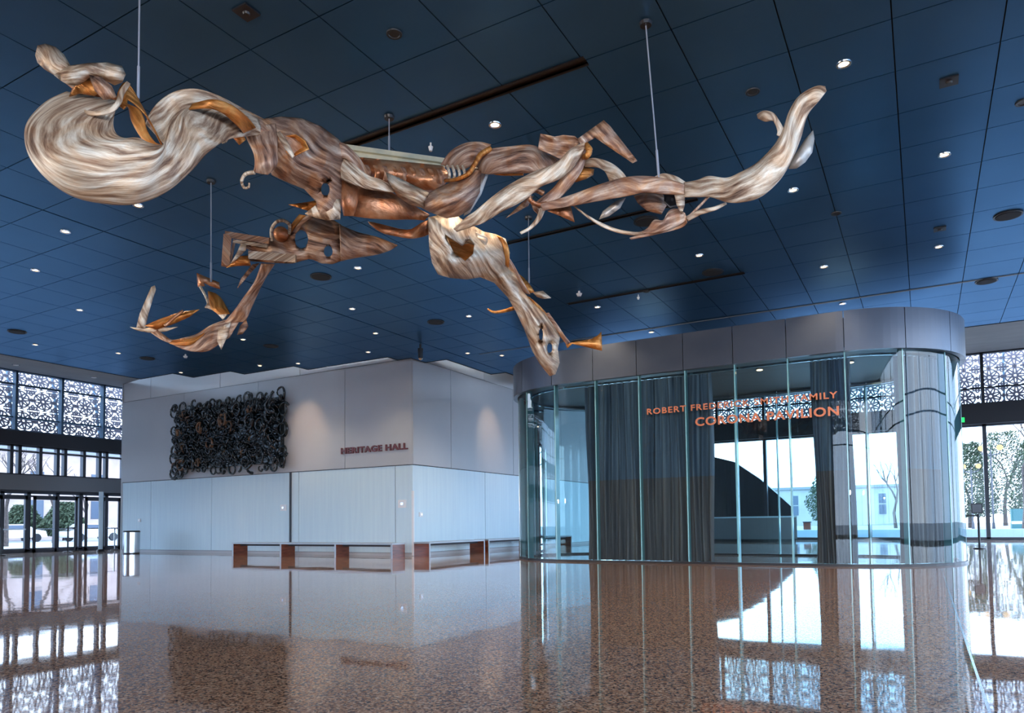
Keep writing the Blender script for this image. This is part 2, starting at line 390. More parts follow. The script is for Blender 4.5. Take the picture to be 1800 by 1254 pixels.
# ------------------------------------------------------------------ ornamental lattice
def strip(bm, pts, wd, P, closed=False, th=.03):
    """flat bar along 2D pts in the panel plane given by P(u,v,w)"""
    n = len(pts); L = []
    for i, p in enumerate(pts):
        a = pts[(i-1) % n] if closed or i else p; b = pts[(i+1) % n] if closed or i < n-1 else p
        dx, dy = b[0]-a[0], b[1]-a[1]; l = math.hypot(dx, dy) or 1; nx, ny = -dy/l*wd/2, dx/l*wd/2
        L.append([bm.verts.new(P(p[0]+nx, p[1]+ny, 0)), bm.verts.new(P(p[0]-nx, p[1]-ny, 0)), bm.verts.new(P(p[0]-nx, p[1]-ny, th)), bm.verts.new(P(p[0]+nx, p[1]+ny, th))])
    for i in range(n if closed else n-1):
        a, b = L[i], L[(i+1) % n]
        for k in range(4): bm.faces.new((a[k], a[(k+1) % 4], b[(k+1) % 4], b[k]))
def rosette(bm, cx, cy, s, P, seed):
    rn = random.Random(seed)
    def ell(x, y, a, b, rot, n=10): return [(x+a*cos(t)*cos(rot)-b*sin(t)*sin(rot), y+a*cos(t)*sin(rot)+b*sin(t)*cos(rot)) for t in [2*pi*i/n for i in range(n)]]
    wd = s*.074
    strip(bm, ell(cx, cy, s*.09, s*.09, 0, 8), wd, P, True)
    k0 = rn.choice([0, pi/8])
    for k in range(8):
        a = k*pi/4+k0; L = s*(.235 if k % 2 == 0 else .25)
        strip(bm, ell(cx+L*cos(a), cy+L*sin(a), s*.13, s*.06, a, 8), wd, P, True)
    strip(bm, ell(cx, cy, s*.40, s*.40, 0, 16), wd, P, True)
    for sx in (-1, 1):
        for sy in (-1, 1):
            strip(bm, ell(cx+sx*s*.40, cy+sy*s*.40, s*.10, s*.05, sx*sy*pi/4, 8), wd, P, True)
            strip(bm, [(cx+sx*s*.5, cy+sy*s*.22), (cx+sx*s*.44, cy+sy*s*.29), (cx+sx*s*.5, cy+sy*s*.36)], wd, P)
            strip(bm, [(cx+sx*s*.22, cy+sy*s*.5), (cx+sx*s*.29, cy+sy*s*.44), (cx+sx*s*.36, cy+sy*s*.5)], wd, P)
    for sx, sy in ((1, 0), (-1, 0), (0, 1), (0, -1)):
        strip(bm, [(cx+sx*s*.38, cy+sy*s*.38), (cx+sx*s*.5, cy+sy*s*.5)], wd, P)
        strip(bm, [(cx+sx*s*.47-sy*s*.1, cy+sy*s*.47-sx*s*.1), (cx+sx*s*.47+sy*s*.1, cy+sy*s*.47+sx*s*.1)], wd*.8, P)
TO = {'L': lambda u, v, w: (XL-w, u, v), 'R': lambda u, v, w: (u, YF+w, v), 'B': lambda u, v, w: (u, YB-w, v), 'E': lambda u, v, w: (XR+w, u, v)}
def pb(bm, P, u0, u1, v0, v1, w0, w1, mi=0):
    a = P(u0, v0, w0); b = P(u1, v1, w1)
    bx(bm, min(a[0], b[0]), max(a[0], b[0]), min(a[1], b[1]), max(a[1], b[1]), min(a[2], b[2]), max(a[2], b[2]), mi)
def lattice(side, u0, u1, z0, z1, s, label):
    P0 = TO[side]
    P = lambda u, v, w: P0(u, v, 1.0+(v-z0)*.3+w)      # hangs a metre outside the glass and leans out
    t = thing('lattice_screen', label, 'lattice screen', P0((u0+u1)/2, z0, 1.0), 'ornamental bronze screens outside the high windows')
    n = max(1, round((u1-u0)/(s*2))); st = (u1-u0)/n; rows = max(1, round((z1-z0)/(st/2)))
    for k in range(n):
        bm = bmesh.new()
        for i in range(2):
            for j in range(rows):
                h = (z1-z0)/rows
                rosette(bm, u0+st*k+st/2*(i+.5), z0+h*(j+.5), st/2, P, k*7+i*3+j)
        obj('lattice_panel', bm, MT['lattice'], t)
    bm = bmesh.new()
    for k in range(n+1):
        u = u0+st*k
        strip(bm, [(u, z0-.1), (u+.12, z1+.1)], .09, P, th=.1)
    strip(bm, [(u0, z0), (u1, z0)], .1, P, th=.08); strip(bm, [(u0, z1), (u1, z1)], .1, P, th=.08)
    obj('screen_frame', bm, MT['frame_blue'], t)
    return t

# ------------------------------------------------------------------ glazed sides
def window(n, side, u0, u1, z0, z1, us, zs, m, fw=.09, dep=(-.1, .12), extra=None):
    """one glazed band: frame with posts at us and rails at zs, and its pane"""
    P = TO[side]; bm = bmesh.new()
    for z in (z0, z1): pb(bm, P, u0, u1, z-fw/2, z+fw/2, *dep)
    for z in zs: pb(bm, P, u0, u1, z-.035, z+.035, -.05, .05)
    for u in us: pb(bm, P, u-fw/2, u+fw/2, z0, z1, *dep)
    o = struct('window_%d' % n, bm, m)
    bm = bmesh.new(); quad(bm, [P(u0, z0, 0), P(u1, z0, 0), P(u1, z1, 0), P(u0, z1, 0)])
    obj('pane', bm, MT['pane'], o)
    return o
# left: doors, clerestory, screens
LM = [15.99-1.875*k for k in range(-3, 15)]
lo, hi = YB, 21.3
lu = [u for u in LM if lo < u < hi]
window(1, 'L', lo, hi, 5.15, 7.72, lu, [5.75, 7.15], MT['frame_blue'], .1, (-.22, .05))
struct('trim_5', (lambda b: (pb(b, TO['L'], lo, hi, 4.58, 5.15, -.3, .1), b)[1])(bmesh.new()), MT['header_dark'])
cl = []
for u in lu: cl += [u-.1, u+.22, u+1.05]
window(2, 'L', lo, hi, 3.3, 4.58, [u for u in cl if lo < u < hi], [4.32], MT['frame'], .13, (-.12, .12))
struct('trim_6', (lambda b: (pb(b, TO['L'], lo, hi, 2.66, 3.3, -.35, .2), b)[1])(bmesh.new()), MT['header'])
dl = []
for k in range(-7, 10):
    dl += [16.59+2.2*k, 16.72+2.2*k+1.05]
window(3, 'L', lo, hi, .06, 2.6, [u for u in dl if lo < u < hi], [.16, 2.42], MT['frame'], .16, (-.12, .12))
lattice('L', 5.0, 22.2, 5.3, 8.3, .95, 'ornamental pierced screen outside the high windows at the left, beyond the entrance doors')
# pair of glazed entrance doors in front of the storefront
for k, (a, b) in enumerate(((15.45, 16.52), (16.75, 18.6), (18.95, 20.6))):
    bm = bmesh.new(); P = TO['L']
    for z in (.09, 2.36): pb(bm, P, a, b, z-.09, z+.07, -.2, -.13)
    m2 = (a+b)/2
    for u in ((a+.05, b-.05) if b-a < 1.3 else (a+.05, m2, b-.05)): pb(bm, P, u-.05, u+.05, .0, 2.43, -.2, -.13)
    o = struct('door_%d' % (k+1), bm, MT['frame'])
    bm = bmesh.new()
    for q0, q1 in (((a, m2), (m2, b)) if b-a > 1.3 else ((a, b),)):
        pb(bm, P, q0+.1, q1-.1, .98, 1.03, -.27, -.23)
        pb(bm, P, q0+.12, q0+.15, .98, 1.03, -.23, -.2); pb(bm, P, q1-.15, q1-.12, .98, 1.03, -.23, -.2)
    obj('push_bar', bm, MT['steel'], o)
# far side (right in the photo)
rm = [2.53+4.9*k for k in range(-4, 3)]
window(4, 'R', -20, XR, 6.3, 8.72, [2.53+2.45*k*1.0 for k in range(-9, 6)], [7.08], MT['frame'], .13, (-.25, .05))
struct('trim_7', (lambda b: (pb(b, TO['R'], -20, XR, 5.36, 6.3, -.5, .2), b)[1])(bmesh.new()), MT['header_dark'])
window(5, 'R', -20, XR, .05, 5.36, rm, [], MT['frame'], .16, (-.18, .12))
lattice('R', -13, 9.6, 6.35, 9.2, 1.0, 'ornamental pierced screen outside the high windows of the far side, right of the pavilion')
# behind the viewer and the right-hand side
window(6, 'B', -4, XR, .05, 8.7, [-4+4*k for k in range(6)], [5.4, 6.3], MT['frame'], .15)
lattice('B', -4, 8, 6.35, 9.0, 1.3, 'ornamental pierced screen above the glazing reflected in the pavilion glass')
window(7, 'E', YB, YF, .05, 8.7, [YB+4*k for k in range(14)], [5.4, 6.3], MT['frame'], .15)
struct('wall_back', box(XL, -4, YB-.15, YB, 0, 8.9), MT['wall_up'])
struct('wall_far', box(-33.3, -19.9, YF, YF+.2, 0, 8.9), MT['wall_up'])
struct('wall_side', box(XL-.05, XL+.1, 21.2, YF, 0, 8.9), MT['wall_up'])
e = thing('exit_sign', 'small glowing green exit sign on the dark header right of the pavilion', 'exit sign', (1.62, 39.45, 5.5))
obj('housing', box(1.5, 1.78, 39.40, 39.49, 5.44, 5.72), MT['black'], e)
obj('lit_face', box(1.53, 1.75, 39.385, 39.40, 5.47, 5.69), MT['green_exit'], e)

# ------------------------------------------------------------------ glass pavilion
PX0, PX1, PYF, PR = -8.1, -1.6, 17.1, 2.4
PLN = PX1-PX0
def pav(s, off=0.):
    """point on the stadium-shaped plan at run s, moved inward by off; and outward normal"""
    per = 2*PLN+2*pi*PR; s %= per; r = PR-off
    if s < PLN: return (PX0+s, PYF+off), (0, -1)
    s -= PLN
    if s < pi*PR: a = s/PR; return (PX1+r*sin(a), PYF+PR-r*cos(a)), (sin(a), -cos(a))
    s -= pi*PR
    if s < PLN: return (PX1-s, PYF+2*PR-off), (0, 1)
    s -= PLN; a = s/PR
    return (PX0-r*sin(a), PYF+PR+r*cos(a)), (-sin(a), cos(a))
PER = 2*PLN+2*pi*PR; NP = 24; PW = PER/NP
def wallrun(bm, s0, s1, z0, z1, off0, off1, n=6):
    R0 = []
    for i in range(n+1):
        s = s0+(s1-s0)*i/n; a, _ = pav(s, off0); b, _ = pav(s, off1)
        R0.append([bm.verts.new((*a, z0)), bm.verts.new((*b, z0)), bm.verts.new((*b, z1)), bm.verts.new((*a, z1))])
    for p, q in zip(R0, R0[1:]):
        for k in range(4): bm.faces.new((p[k], q[k], q[(k+1) % 4], p[(k+1) % 4]))
    bm.faces.new(R0[0][::-1]); bm.faces.new(R0[-1])
pv = thing('glass_pavilion', 'large round-ended pavilion of tall curved glass panels under a bronze fascia', 'pavilion', (-4.85, 19.5, 0))
for k in range(NP):
    s0 = .85+k*PW
    bm = bmesh.new(); pts = [pav(s0+.016+(PW-.032)*i/6)[0] for i in range(7)]
    lo_ = [bm.verts.new((*p, .05)) for p in pts]; hi_ = [bm.verts.new((*p, 4.68)) for p in pts]
    for i in range(6): bm.faces.new((lo_[i], lo_[i+1], hi_[i+1], hi_[i]))
    obj('glass_panel', bm, MT['pav_glass'], pv, True)
    bm = bmesh.new(); wallrun(bm, s0-.013, s0+.013, .04, 4.68, -.01, .16, 1)
    obj('glass_fin', bm, MT['glass_edge'], pv)
    bm = bmesh.new(); wallrun(bm, s0+.008, s0+PW-.008, 4.64, 5.52, -.14, -.02, 8)
    obj('fascia_panel', bm, MT['fascia'], pv, False)
bm = bmesh.new(); wallrun(bm, 0, PER-.001, 0, .05, -.03, .06, 96); obj('base_rail', bm, MT['black'], pv)
bm = bmesh.new()
ring = [pav(PER*i/96, .0)[0] for i in range(96)]
for z, z2 in ((4.75, 5.4),):
    a = [bm.verts.new((*p, z)) for p in ring]; b = [bm.verts.new((*p, z2)) for p in ring]
    bm.faces.new(a[::-1]); bm.faces.new(b)
    for i in range(96): bm.faces.new((a[i], a[(i+1) % 96], b[(i+1) % 96], b[i]))
obj('roof', bm, MT['header'], pv)
bm = bmesh.new(); wallrun(bm, 0, PER-.001, 4.6, 4.65, .32, .38, 96); obj('curtain_track', bm, MT['steel'], pv)
text('lettering', 'ROBERT FREDERICK SMITH FAMILY', MT['copper_text'], (-5.87, PYF-.02, 3.65), 0, 4.31, .15, pv, .008, .02, 1.15)
text('lettering', 'CORONA PAVILION', MT['copper_text'], (-4.68, PYF-.02, 3.27), 0, 3.14, .21, pv, .008, .025, 1.1)

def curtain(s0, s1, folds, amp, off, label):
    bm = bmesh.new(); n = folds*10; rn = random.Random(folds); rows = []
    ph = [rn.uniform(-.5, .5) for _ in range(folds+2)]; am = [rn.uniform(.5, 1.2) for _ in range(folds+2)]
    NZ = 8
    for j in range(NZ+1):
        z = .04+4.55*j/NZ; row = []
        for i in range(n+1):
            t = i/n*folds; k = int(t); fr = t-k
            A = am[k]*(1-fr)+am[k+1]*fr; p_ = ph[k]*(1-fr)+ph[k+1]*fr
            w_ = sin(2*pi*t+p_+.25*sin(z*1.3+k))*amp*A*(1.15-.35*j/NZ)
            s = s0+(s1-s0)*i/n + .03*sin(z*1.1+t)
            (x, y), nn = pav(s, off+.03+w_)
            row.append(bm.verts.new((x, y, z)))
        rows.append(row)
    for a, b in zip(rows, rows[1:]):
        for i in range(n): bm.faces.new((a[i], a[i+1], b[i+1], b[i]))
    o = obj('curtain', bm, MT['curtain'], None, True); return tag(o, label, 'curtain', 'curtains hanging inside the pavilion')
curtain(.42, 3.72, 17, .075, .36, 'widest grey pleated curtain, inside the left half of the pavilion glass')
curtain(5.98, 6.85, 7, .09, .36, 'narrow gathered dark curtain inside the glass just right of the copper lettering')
curtain(7.95, 9.6, 10, .09, .36, 'grey gathered curtain, brown reflection painted into its lower part, inside the curved right end of the pavilion')

# fill lamps added under the pavilion roof to brighten its inside
for k, (x, y) in enumerate(((-7.6, 18.6), (-5.6, 18.3), (-3.4, 18.3), (-1.4, 18.6), (-6.5, 20.8), (-2.2, 20.8))):
    t = thing('added_roof_lamp', 'small round fill lamp added under the pavilion roof', 'downlight', (x, y, 4.75), 'added fill lamps under the pavilion roof')
    bm = bmesh.new(); cyl(bm, (x, y, 4.70), (x, y, 4.745), .09, n=16); obj('housing', bm, MT['steel'], t)
    bm = bmesh.new(); cyl(bm, (x, y, 4.69), (x, y, 4.70), .07, n=16); obj('lens', bm, MT['bulb'], t)
    l = bpy.data.lights.new('fill_lamp_beam', 'SPOT'); l.energy = 40; l.color = (.9, .92, 1); l.spot_size = radians(130); l.spot_blend = .8; l.shadow_soft_size = .08
    o = bpy.data.objects.new('fill_lamp_beam', l); COL.objects.link(o); o.parent = t; o.location = (0, 0, -.09)

# things seen through the pavilion
p0 = onz(1320, 953, 0)
t = thing('information_desk', 'long pale curved desk seen through the clear middle of the pavilion', 'desk', (p0.x, p0.y, 0))
def arc_wall(cx, cy, r, a0, a1, z0, z1, th, n=16):
    bm = bmesh.new(); R0 = []
    for i in range(n+1):
        a = a0+(a1-a0)*i/n; R0.append([bm.verts.new((cx+q*cos(a), cy+q*sin(a), z)) for q, z in ((r, z0), (r+th, z0), (r+th, z1), (r, z1))])
    for p, q in zip(R0, R0[1:]):
        for k in range(4): bm.faces.new((p[k], q[k], q[(k+1) % 4], p[(k+1) % 4]))
    bm.faces.new(R0[0][::-1]); bm.faces.new(R0[-1]); return bm
obj('desk_front', arc_wall(p0.x, p0.y+6.2, 6, -pi/2-.36, -pi/2+.34, .12, 1.15, .1), MT['header'], t)
obj('counter_top', arc_wall(p0.x, p0.y+6.2, 5.6, -pi/2-.36, -pi/2+.34, 1.15, 1.22, .55), MT['wall_lo'], t)
obj('shadow_plinth', arc_wall(p0.x, p0.y+6.2, 5.7, -pi/2-.35, -pi/2+.33, 0, .12, .3), MT['black'], t)  # black, painting the dark shadow at the foot of the desk
# dark sweeping stair wall behind the desk
bm = bmesh.new(); prof = []
for px, py in ((1180, 790), (1240, 800), (1290, 812), (1335, 842), (1370, 872), (1392, 892), (1394, 925)): prof.append(ony(px, py, p0.y+4.5))
A_ = [bm.verts.new(p) for p in prof]; B_ = [bm.verts.new((p.x, p.y+.5, p.z)) for p in prof]
C_ = [bm.verts.new((p.x-.02, p.y, 0)) for p in prof]; D_ = [bm.verts.new((p.x-.02, p.y+.5, 0)) for p in prof]
for i in range(len(prof)-1):
    bm.faces.new((A_[i], A_[i+1], B_[i+1], B_[i])); bm.faces.new((C_[i], C_[i+1], A_[i+1], A_[i])); bm.faces.new((B_[i], B_[i+1], D_[i+1], D_[i]))
bm.faces.new((C_[0], A_[0], B_[0], D_[0])); bm.faces.new((C_[-1], D_[-1], B_[-1], A_[-1]))
tag(obj('stair_balustrade', bm, MT['header_dark']), 'dark solid sweeping stair balustrade seen through the pavilion behind the pale desk', 'staircase')
p1 = onz(1419, 942, 0)
t = thing('pedestal', 'small orange-brown pedestal bin seen through the glass right of the pale desk', 'pedestal', (p1.x, p1.y, 0))
obj('body', box(p1.x-.22, p1.x+.22, p1.y, p1.y+.4, .05, .85), MT['wood'], t); obj('cap', box(p1.x-.25, p1.x+.25, p1.y-.03, p1.y+.43, .85, .92), MT['black'], t); obj('foot', box(p1.x-.2, p1.x+.2, p1.y+.02, p1.y+.38, 0, .05), MT['black'], t)

# ------------------------------------------------------------------ benches
def bench(label, axis, legs, back, depth, zt=.46, skew=0):
    """slab bench on broad end boards; legs are positions along the axis"""
    a, b = legs[0], legs[-1]
    P = (lambda u, v: (u, back+v)) if axis == 'x' else (lambda u, v: (back+v, u))
    c0 = P((a+b)/2, depth/2)
    t = thing('bench', label, 'bench', (c0[0], c0[1], 0), 'slab benches along the pale walls')
    def bb(u0, u1, v0, v1, z0, z1):
        p, q = P(u0, v0), P(u1, v1); return box(min(p[0], q[0]), max(p[0], q[0]), min(p[1], q[1]), max(p[1], q[1]), z0, z1)
    obj('seat_slab', bb(a-.03, b+.03, 0, depth, zt-.05, zt), MT['bench_top'], t)
    for u in legs:
        l = obj('leg_board', bb(u-.03, u+.03, .012, depth-.012, 0, zt-.05), MT['wood'], t)
        obj('steel_edge', bb(u-.031, u+.031, -.002 if axis == 'x' else depth-.012, .012 if axis == 'x' else depth+.002, 0, zt-.05), MT['bench_top'], l)
    obj('under_rail', bb(a, b, depth*.5, depth*.5+.05, .34, zt-.05), MT['seam'], t)
bx_ = [ony(x, 965, 17.05).x for x in (409, 493, 589, 688)]
bench('long three-bay bench of dark wood boards under the dark wall relief and lettering', 'x', bx_, 17.05, .62)
bench('nearest bench of dark red wood right of the wall corner', 'y', [18.25, 21.45], -13.95, .6)
bench('second bench along the right-hand pale wall, between the nearest one and the pavilion', 'y', [21.75, 25.0], -13.95, .6)
bench('farthest bench on the right-hand wall, partly hidden behind the pavilion glass', 'y', [25.3, 28.6], -13.95, .6)

# ------------------------------------------------------------------ bin, stanchions, sign stand
p = onz(231, 973.5, 0)
t = thing('waste_bin', 'round stainless steel waste bin at the left end of the pale wall', 'waste bin', (p.x, p.y, 0))
bm = bmesh.new(); cyl(bm, (p.x, p.y, .04), (p.x, p.y, .84), .30, n=32); obj('drum', bm, MT['steel'], t, False)
bm = bmesh.new(); cyl(bm, (p.x, p.y, .84), (p.x, p.y, .90), .31, .29, 32); obj('rim', bm, MT['black'], t)
bm = bmesh.new(); cyl(bm, (p.x, p.y, 0), (p.x, p.y, .04), .29, n=32); obj('base_ring', bm, MT['black'], t)
def stanchion(px, py, h, label, m='black', belt=None):
    p = onz(px, py, 0); t = thing('stanchion', label, 'stanchion', (p.x, p.y, 0), 'belt stanchions near the left doors')
    bm = bmesh.new(); cyl(bm, (p.x, p.y, 0), (p.x, p.y, .035), .18, .17, 20); obj('base', bm, MT['black'], t)
    bm = bmesh.new(); cyl(bm, (p.x, p.y, .035), (p.x, p.y, h), .032, n=12); obj('post', bm, MT[m], t)
    bm = bmesh.new(); cyl(bm, (p.x, p.y, h), (p.x, p.y, h+.06), .045, n=12); obj('belt_head', bm, MT[m], t)
    if belt:
        b = belt; d = Vector((b.x-p.x, b.y-p.y, 0)).normalized()*.04; bm = bmesh.new()
        quad(bm, [(p.x+d.x, p.y+d.y, h), (b.x, b.y, h), (b.x, b.y, h+.05), (p.x+d.x, p.y+d.y, h+.05)]); solid(obj('belt', bm, MT['black'], t), .004)
    return p
q = onz(129, 969.9, 0)
stanchion(119, 971, 1.02, 'black stanchion with its belt out, left one of the pair before the entrance doors', belt=q)
stanchion(131, 969.5, 1.02, 'black stanchion right of the pair before the entrance doors')
stanchion(2, 977, 1.02, 'stanchion at the very left edge, only its base and post visible')
stanchion(201, 967, .95, 'slim pale steel stanchion beside the waste bin', 'steel')
p = onz(176.5, 970, 0)
t = thing('door_post', 'pale steel post with black foot standing between the entrance doors and the waste bin', 'post', (p.x, p.y, 0))
bm = bmesh.new(); cyl(bm, (p.x, p.y, .1), (p.x, p.y, 2.6), .09, n=20); obj('shaft', bm, MT['wall_lo'], t)
bm = bmesh.new(); cyl(bm, (p.x, p.y, 0), (p.x, p.y, .1), .17, .12, 20); obj('foot', bm, MT['black'], t)
p = onz(1722, 965, 0)
t = thing('sign_stand', 'black belt stanchion carrying a small dark sign frame, right of the pavilion', 'sign stand', (p.x, p.y, 0))
bm = bmesh.new(); cyl(bm, (p.x, p.y, 0), (p.x, p.y, .035), .2, .19, 24); obj('base', bm, MT['black'], t)
bm = bmesh.new(); cyl(bm, (p.x, p.y, .035), (p.x, p.y, 1.15), .035, n=12); obj('post', bm, MT['black'], t)
bm = bmesh.new(); bx(bm, p.x-.19, p.x+.13, p.y-.02, p.y+.02, 1.17, 1.50); o = obj('sign_frame', bm, MT['black'], t)
obj('sign_sheet', box(p.x-.16, p.x+.10, p.y-.026, p.y-.02, 1.20, 1.47), MT['header'], o)
bm = bmesh.new(); a = onx(1690, 907, .95); bx(bm, .72, p.x-.035, p.y-.004, p.y+.004, 1.07, 1.12); obj('belt', bm, MT['black'], t)

# ------------------------------------------------------------------ ceiling fittings
def disc(x, y, z0, z1, r, r2=None, n=20):
    bm = bmesh.new(); cyl(bm, (x, y, z0), (x, y, z1), r, r2, n); return bm
def downlight(px, py, lit=True, power=110):
    p = onz(px, py, HC); x, y = p.x, p.y
    if lit: t = thing('downlight', 'small round lit warm downlight recessed in the blue ceiling', 'downlight', (x, y, HC), 'lit ceiling downlights')
    else: t = thing('downlight', 'small round unlit downlight in a dark ceiling panel', 'downlight', (x, y, HC), 'unlit ceiling downlights')
    bm = bmesh.new(); n = 20
    A = [[bm.verts.new((x+r*cos(2*pi*i/n), y+r*sin(2*pi*i/n), z)) for i in range(n)] for r, z in ((.088, HC-.001), (.084, HC-.014), (.062, HC-.014), (.055, HC-.004))]
    for a, b in zip(A, A[1:]):
        for i in range(n): bm.faces.new((a[i], a[(i+1) % n], b[(i+1) % n], b[i]))
    obj('trim_ring', bm, MT['steel'] if lit else MT['black'], t)
    obj('lens', disc(x, y, HC-.006, HC-.002, .055), MT['bulb'] if lit else MT['slot'], t)
    if lit:
        l = bpy.data.lights.new('downlight_beam', 'SPOT'); l.energy = power; l.color = (1, .78, .55); l.spot_size = radians(100); l.spot_blend = .8; l.shadow_soft_size = .06
        lo = bpy.data.objects.new('downlight_beam', l); COL.objects.link(lo); lo.parent = t; lo.location = (0, 0, -.03)
for q in ((870, 219), (1483, 112), (1660, 272), (1394, 334), (1229, 449), (1448, 469), (1050, 540), (1481, 534), (1145, 584), (1650, 434), (115, 407), (62, 475), (140, 545),
          (629, 471), (619, 543), (824, 556), (660, 586), (427, 597), (822, 621), (882, 625), (524, 639), (647, 619), (318, 655), (243, 361), (208, 621), (62, 606)):
    downlight(*q)
for q in ((693, 59), (1323, 161), (1798, 180), (1470, 375), (1136, 512)): downlight(*q, lit=False)
for px, py in ((564, 486), (1253, 478), (766, 566), (1772, 378), (1734, 494), (30, 583), (259, 630), (476, 608), (1136, 388), (1018, 601)):
    p = onz(px, py, HC); t = thing('ceiling_speaker', 'round black speaker grille set in the blue ceiling', 'speaker', (p.x, p.y, HC), 'ceiling speakers')
    obj('grille', disc(p.x, p.y, HC-.03, HC-.001, .19, .2), MT['ceil_gap'], t); 
    bm = bmesh.new(); n = 24
    A = [[bm.verts.new((p.x+r*cos(2*pi*i/n), p.y+r*sin(2*pi*i/n), z)) for i in range(n)] for r, z in ((.225, HC-.001), (.225, HC-.02), (.2, HC-.02))]
    for a, b in zip(A, A[1:]):
        for i in range(n): bm.faces.new((a[i], a[(i+1) % n], b[(i+1) % n], b[i]))
    obj('rim', bm, MT['black'], t)
for px, py, lb in ((433, 20, 'square black fitting in the ceiling near the top edge, left of the unlit downlight'), (1668, 142, 'small square dark fitting in the blue ceiling at the right'), (1652, 402, 'tiny square dark fitting just behind the right-hand downlight')):
    p = onz(px, py, HC); t = thing('ceiling_sensor', lb, 'ceiling fitting', (p.x, p.y, HC))
    obj('plate', box(p.x-.1, p.x+.1, p.y-.1, p.y+.1, HC-.02, HC-.001), MT['black'], t); obj('lens', disc(p.x, p.y, HC-.04, HC-.02, .03, .04), MT['slot'], t)
for px, py, lb in ((757, 257, 'white sprinkler head in the ceiling above the middle of the sculpture'), (1122, 524, 'white sprinkler head hanging under the far ceiling left of the pavilion top'), (326, 629, 'white dome fitting hanging below the far left ceiling'), (1018, 518, 'white dome detector in the ceiling by the last black slot')):
    p = onz(px, py-6, HC); s_ = .035 if 'sprinkler' in lb else .07
    t = thing('sprinkler_head' if 'sprinkler' in lb else 'dome_detector', lb, 'sprinkler' if 'sprinkler' in lb else 'detector', (p.x, p.y, HC))
    obj('stem', disc(p.x, p.y, HC-.06, HC-.001, s_*.35), MT['white'], t); obj('head', disc(p.x, p.y, HC-.12, HC-.06, s_*.6, s_), MT['white'], t)
p = onz(739, 606, HC); t = thing('security_camera', 'dark cylindrical camera hanging from the ceiling edge above the wall corner', 'camera', (p.x, p.y, HC))
obj('stem', disc(p.x, p.y, HC-.12, HC-.001, .03), MT['black'], t); obj('body', disc(p.x, p.y, HC-.42, HC-.12, .07, .08), MT['black'], t); obj('dome', disc(p.x, p.y, HC-.47, HC-.42, .03, .07), MT['steel'], t)
# small lights in the pale soffits
for px, py, X in ((28, 641, 0), (165, 663, 0)):
    v = sight(px, py); k = (7.75-HC)/(XL+24.32)   # soffit plane z = HC + k (x+24.32)
    tt = (HC+k*24.32-1)/(v.z-k*v.x); p = EYE+v*tt; t = thing('soffit_light', 'small pale light in the grey sloping soffit above the left screens', 'downlight', p, 'lights in the left soffit')
    obj('lens', disc(p.x, p.y, p.z-.03, p.z-.008, .09), MT['white'], t); obj('ring', disc(p.x, p.y, p.z-.02, p.z+.0, .12), MT['steel'], t)

# ------------------------------------------------------------------ dark wall relief of coiled strips
rn = random.Random(3)
AX0, AX1, AZ0, AZ1 = -26.15, -19.95, 3.15, 5.85
art = thing('wall_relief', 'large rectangular wall relief of tangled black rubber coils on the grey upper wall', 'wall sculpture', ((AX0+AX1)/2, WY, (AZ0+AZ1)/2))
bm = bmesh.new(); bx(bm, AX0+.2, AX1-.15, WY-.22, WY-.033, AZ0+.15, AZ1-.15); obj('backing', bm, MT['rubber'], art)
def coil(x, z, y, r, turns, rad, m, tilt):
    pts = []; n = max(10, int(turns*12)); a0 = rn.uniform(0, 6.28); grow = rn.uniform(.3, .9); sd = rn.choice([-1, 1])
    for i in range(n+1):
        a = a0+sd*2*pi*turns*i/n; q = r*(1-grow*i/n*.7)
        u, v = q*cos(a), q*sin(a)
        pts.append((x+u*cos(tilt)+.05*i/n, min(y-.05-abs(u*sin(tilt))*.5-.12*i/n, WY-.06), z+v))
    bm = bmesh.new(); tube(bm, pts, [rad*(1.25-.6*i/n) for i in range(n+1)], 6); obj('rubber_coil', bm, m, art, True)
edge = []
for i in range(17): edge += [(AX0+.1+(AX1-AX0-.2)*i/16, AZ1-.08), (AX0+.0+(AX1-AX0-.1)*i/16, AZ0+.08)]
for i in range(7): edge += [(AX0+.12, AZ0+.2+(AZ1-AZ0-.4)*i/6), (AX1-.08, AZ0+.2+(AZ1-AZ0-.4)*i/6)]
for x, z in edge: coil(x+rn.uniform(-.12, .12), z+rn.uniform(-.09, .09), WY-.12, rn.uniform(.12, .29), rn.uniform(.6, 1.9), rn.uniform(.028, .05), MT['rubber'], rn.uniform(-.7, .7))
for k in range(98-len(edge)):
    x = rn.uniform(AX0+.3, AX1-.25); z = rn.uniform(AZ0+.25, AZ1-.25)
    coil(x, z, WY-.24, rn.uniform(.12, .34), rn.uniform(.5, 1.6), rn.uniform(.03, .06), MT['rubber_tan'] if rn.random() < .13 else MT['rubber'], rn.uniform(-1.1, 1.1))
bm = bmesh.new()
for k in range(900):
    x = rn.uniform(AX0+.25, AX1-.2); z = rn.uniform(AZ0+.2, AZ1-.2); a = rn.uniform(0, pi); L = rn.uniform(.08, .24)
    y = WY-rn.uniform(.24, .42)
    tube(bm, [(x-L*cos(a), y+.06, z-L*sin(a)), (x-L*.4*cos(a+.5), y-.03, z-L*.4*sin(a+.5)), (x+L*.4*cos(a-.3), y-.04, z+L*.4*sin(a-.3)), (x+L*cos(a), y+.05, z+L*sin(a))], [.008, .026, .024, .008], 5)
o = obj('shredded_strips', bm, MT['rubber'], art, True); o['kind'] = 'stuff'
bm = bmesh.new()
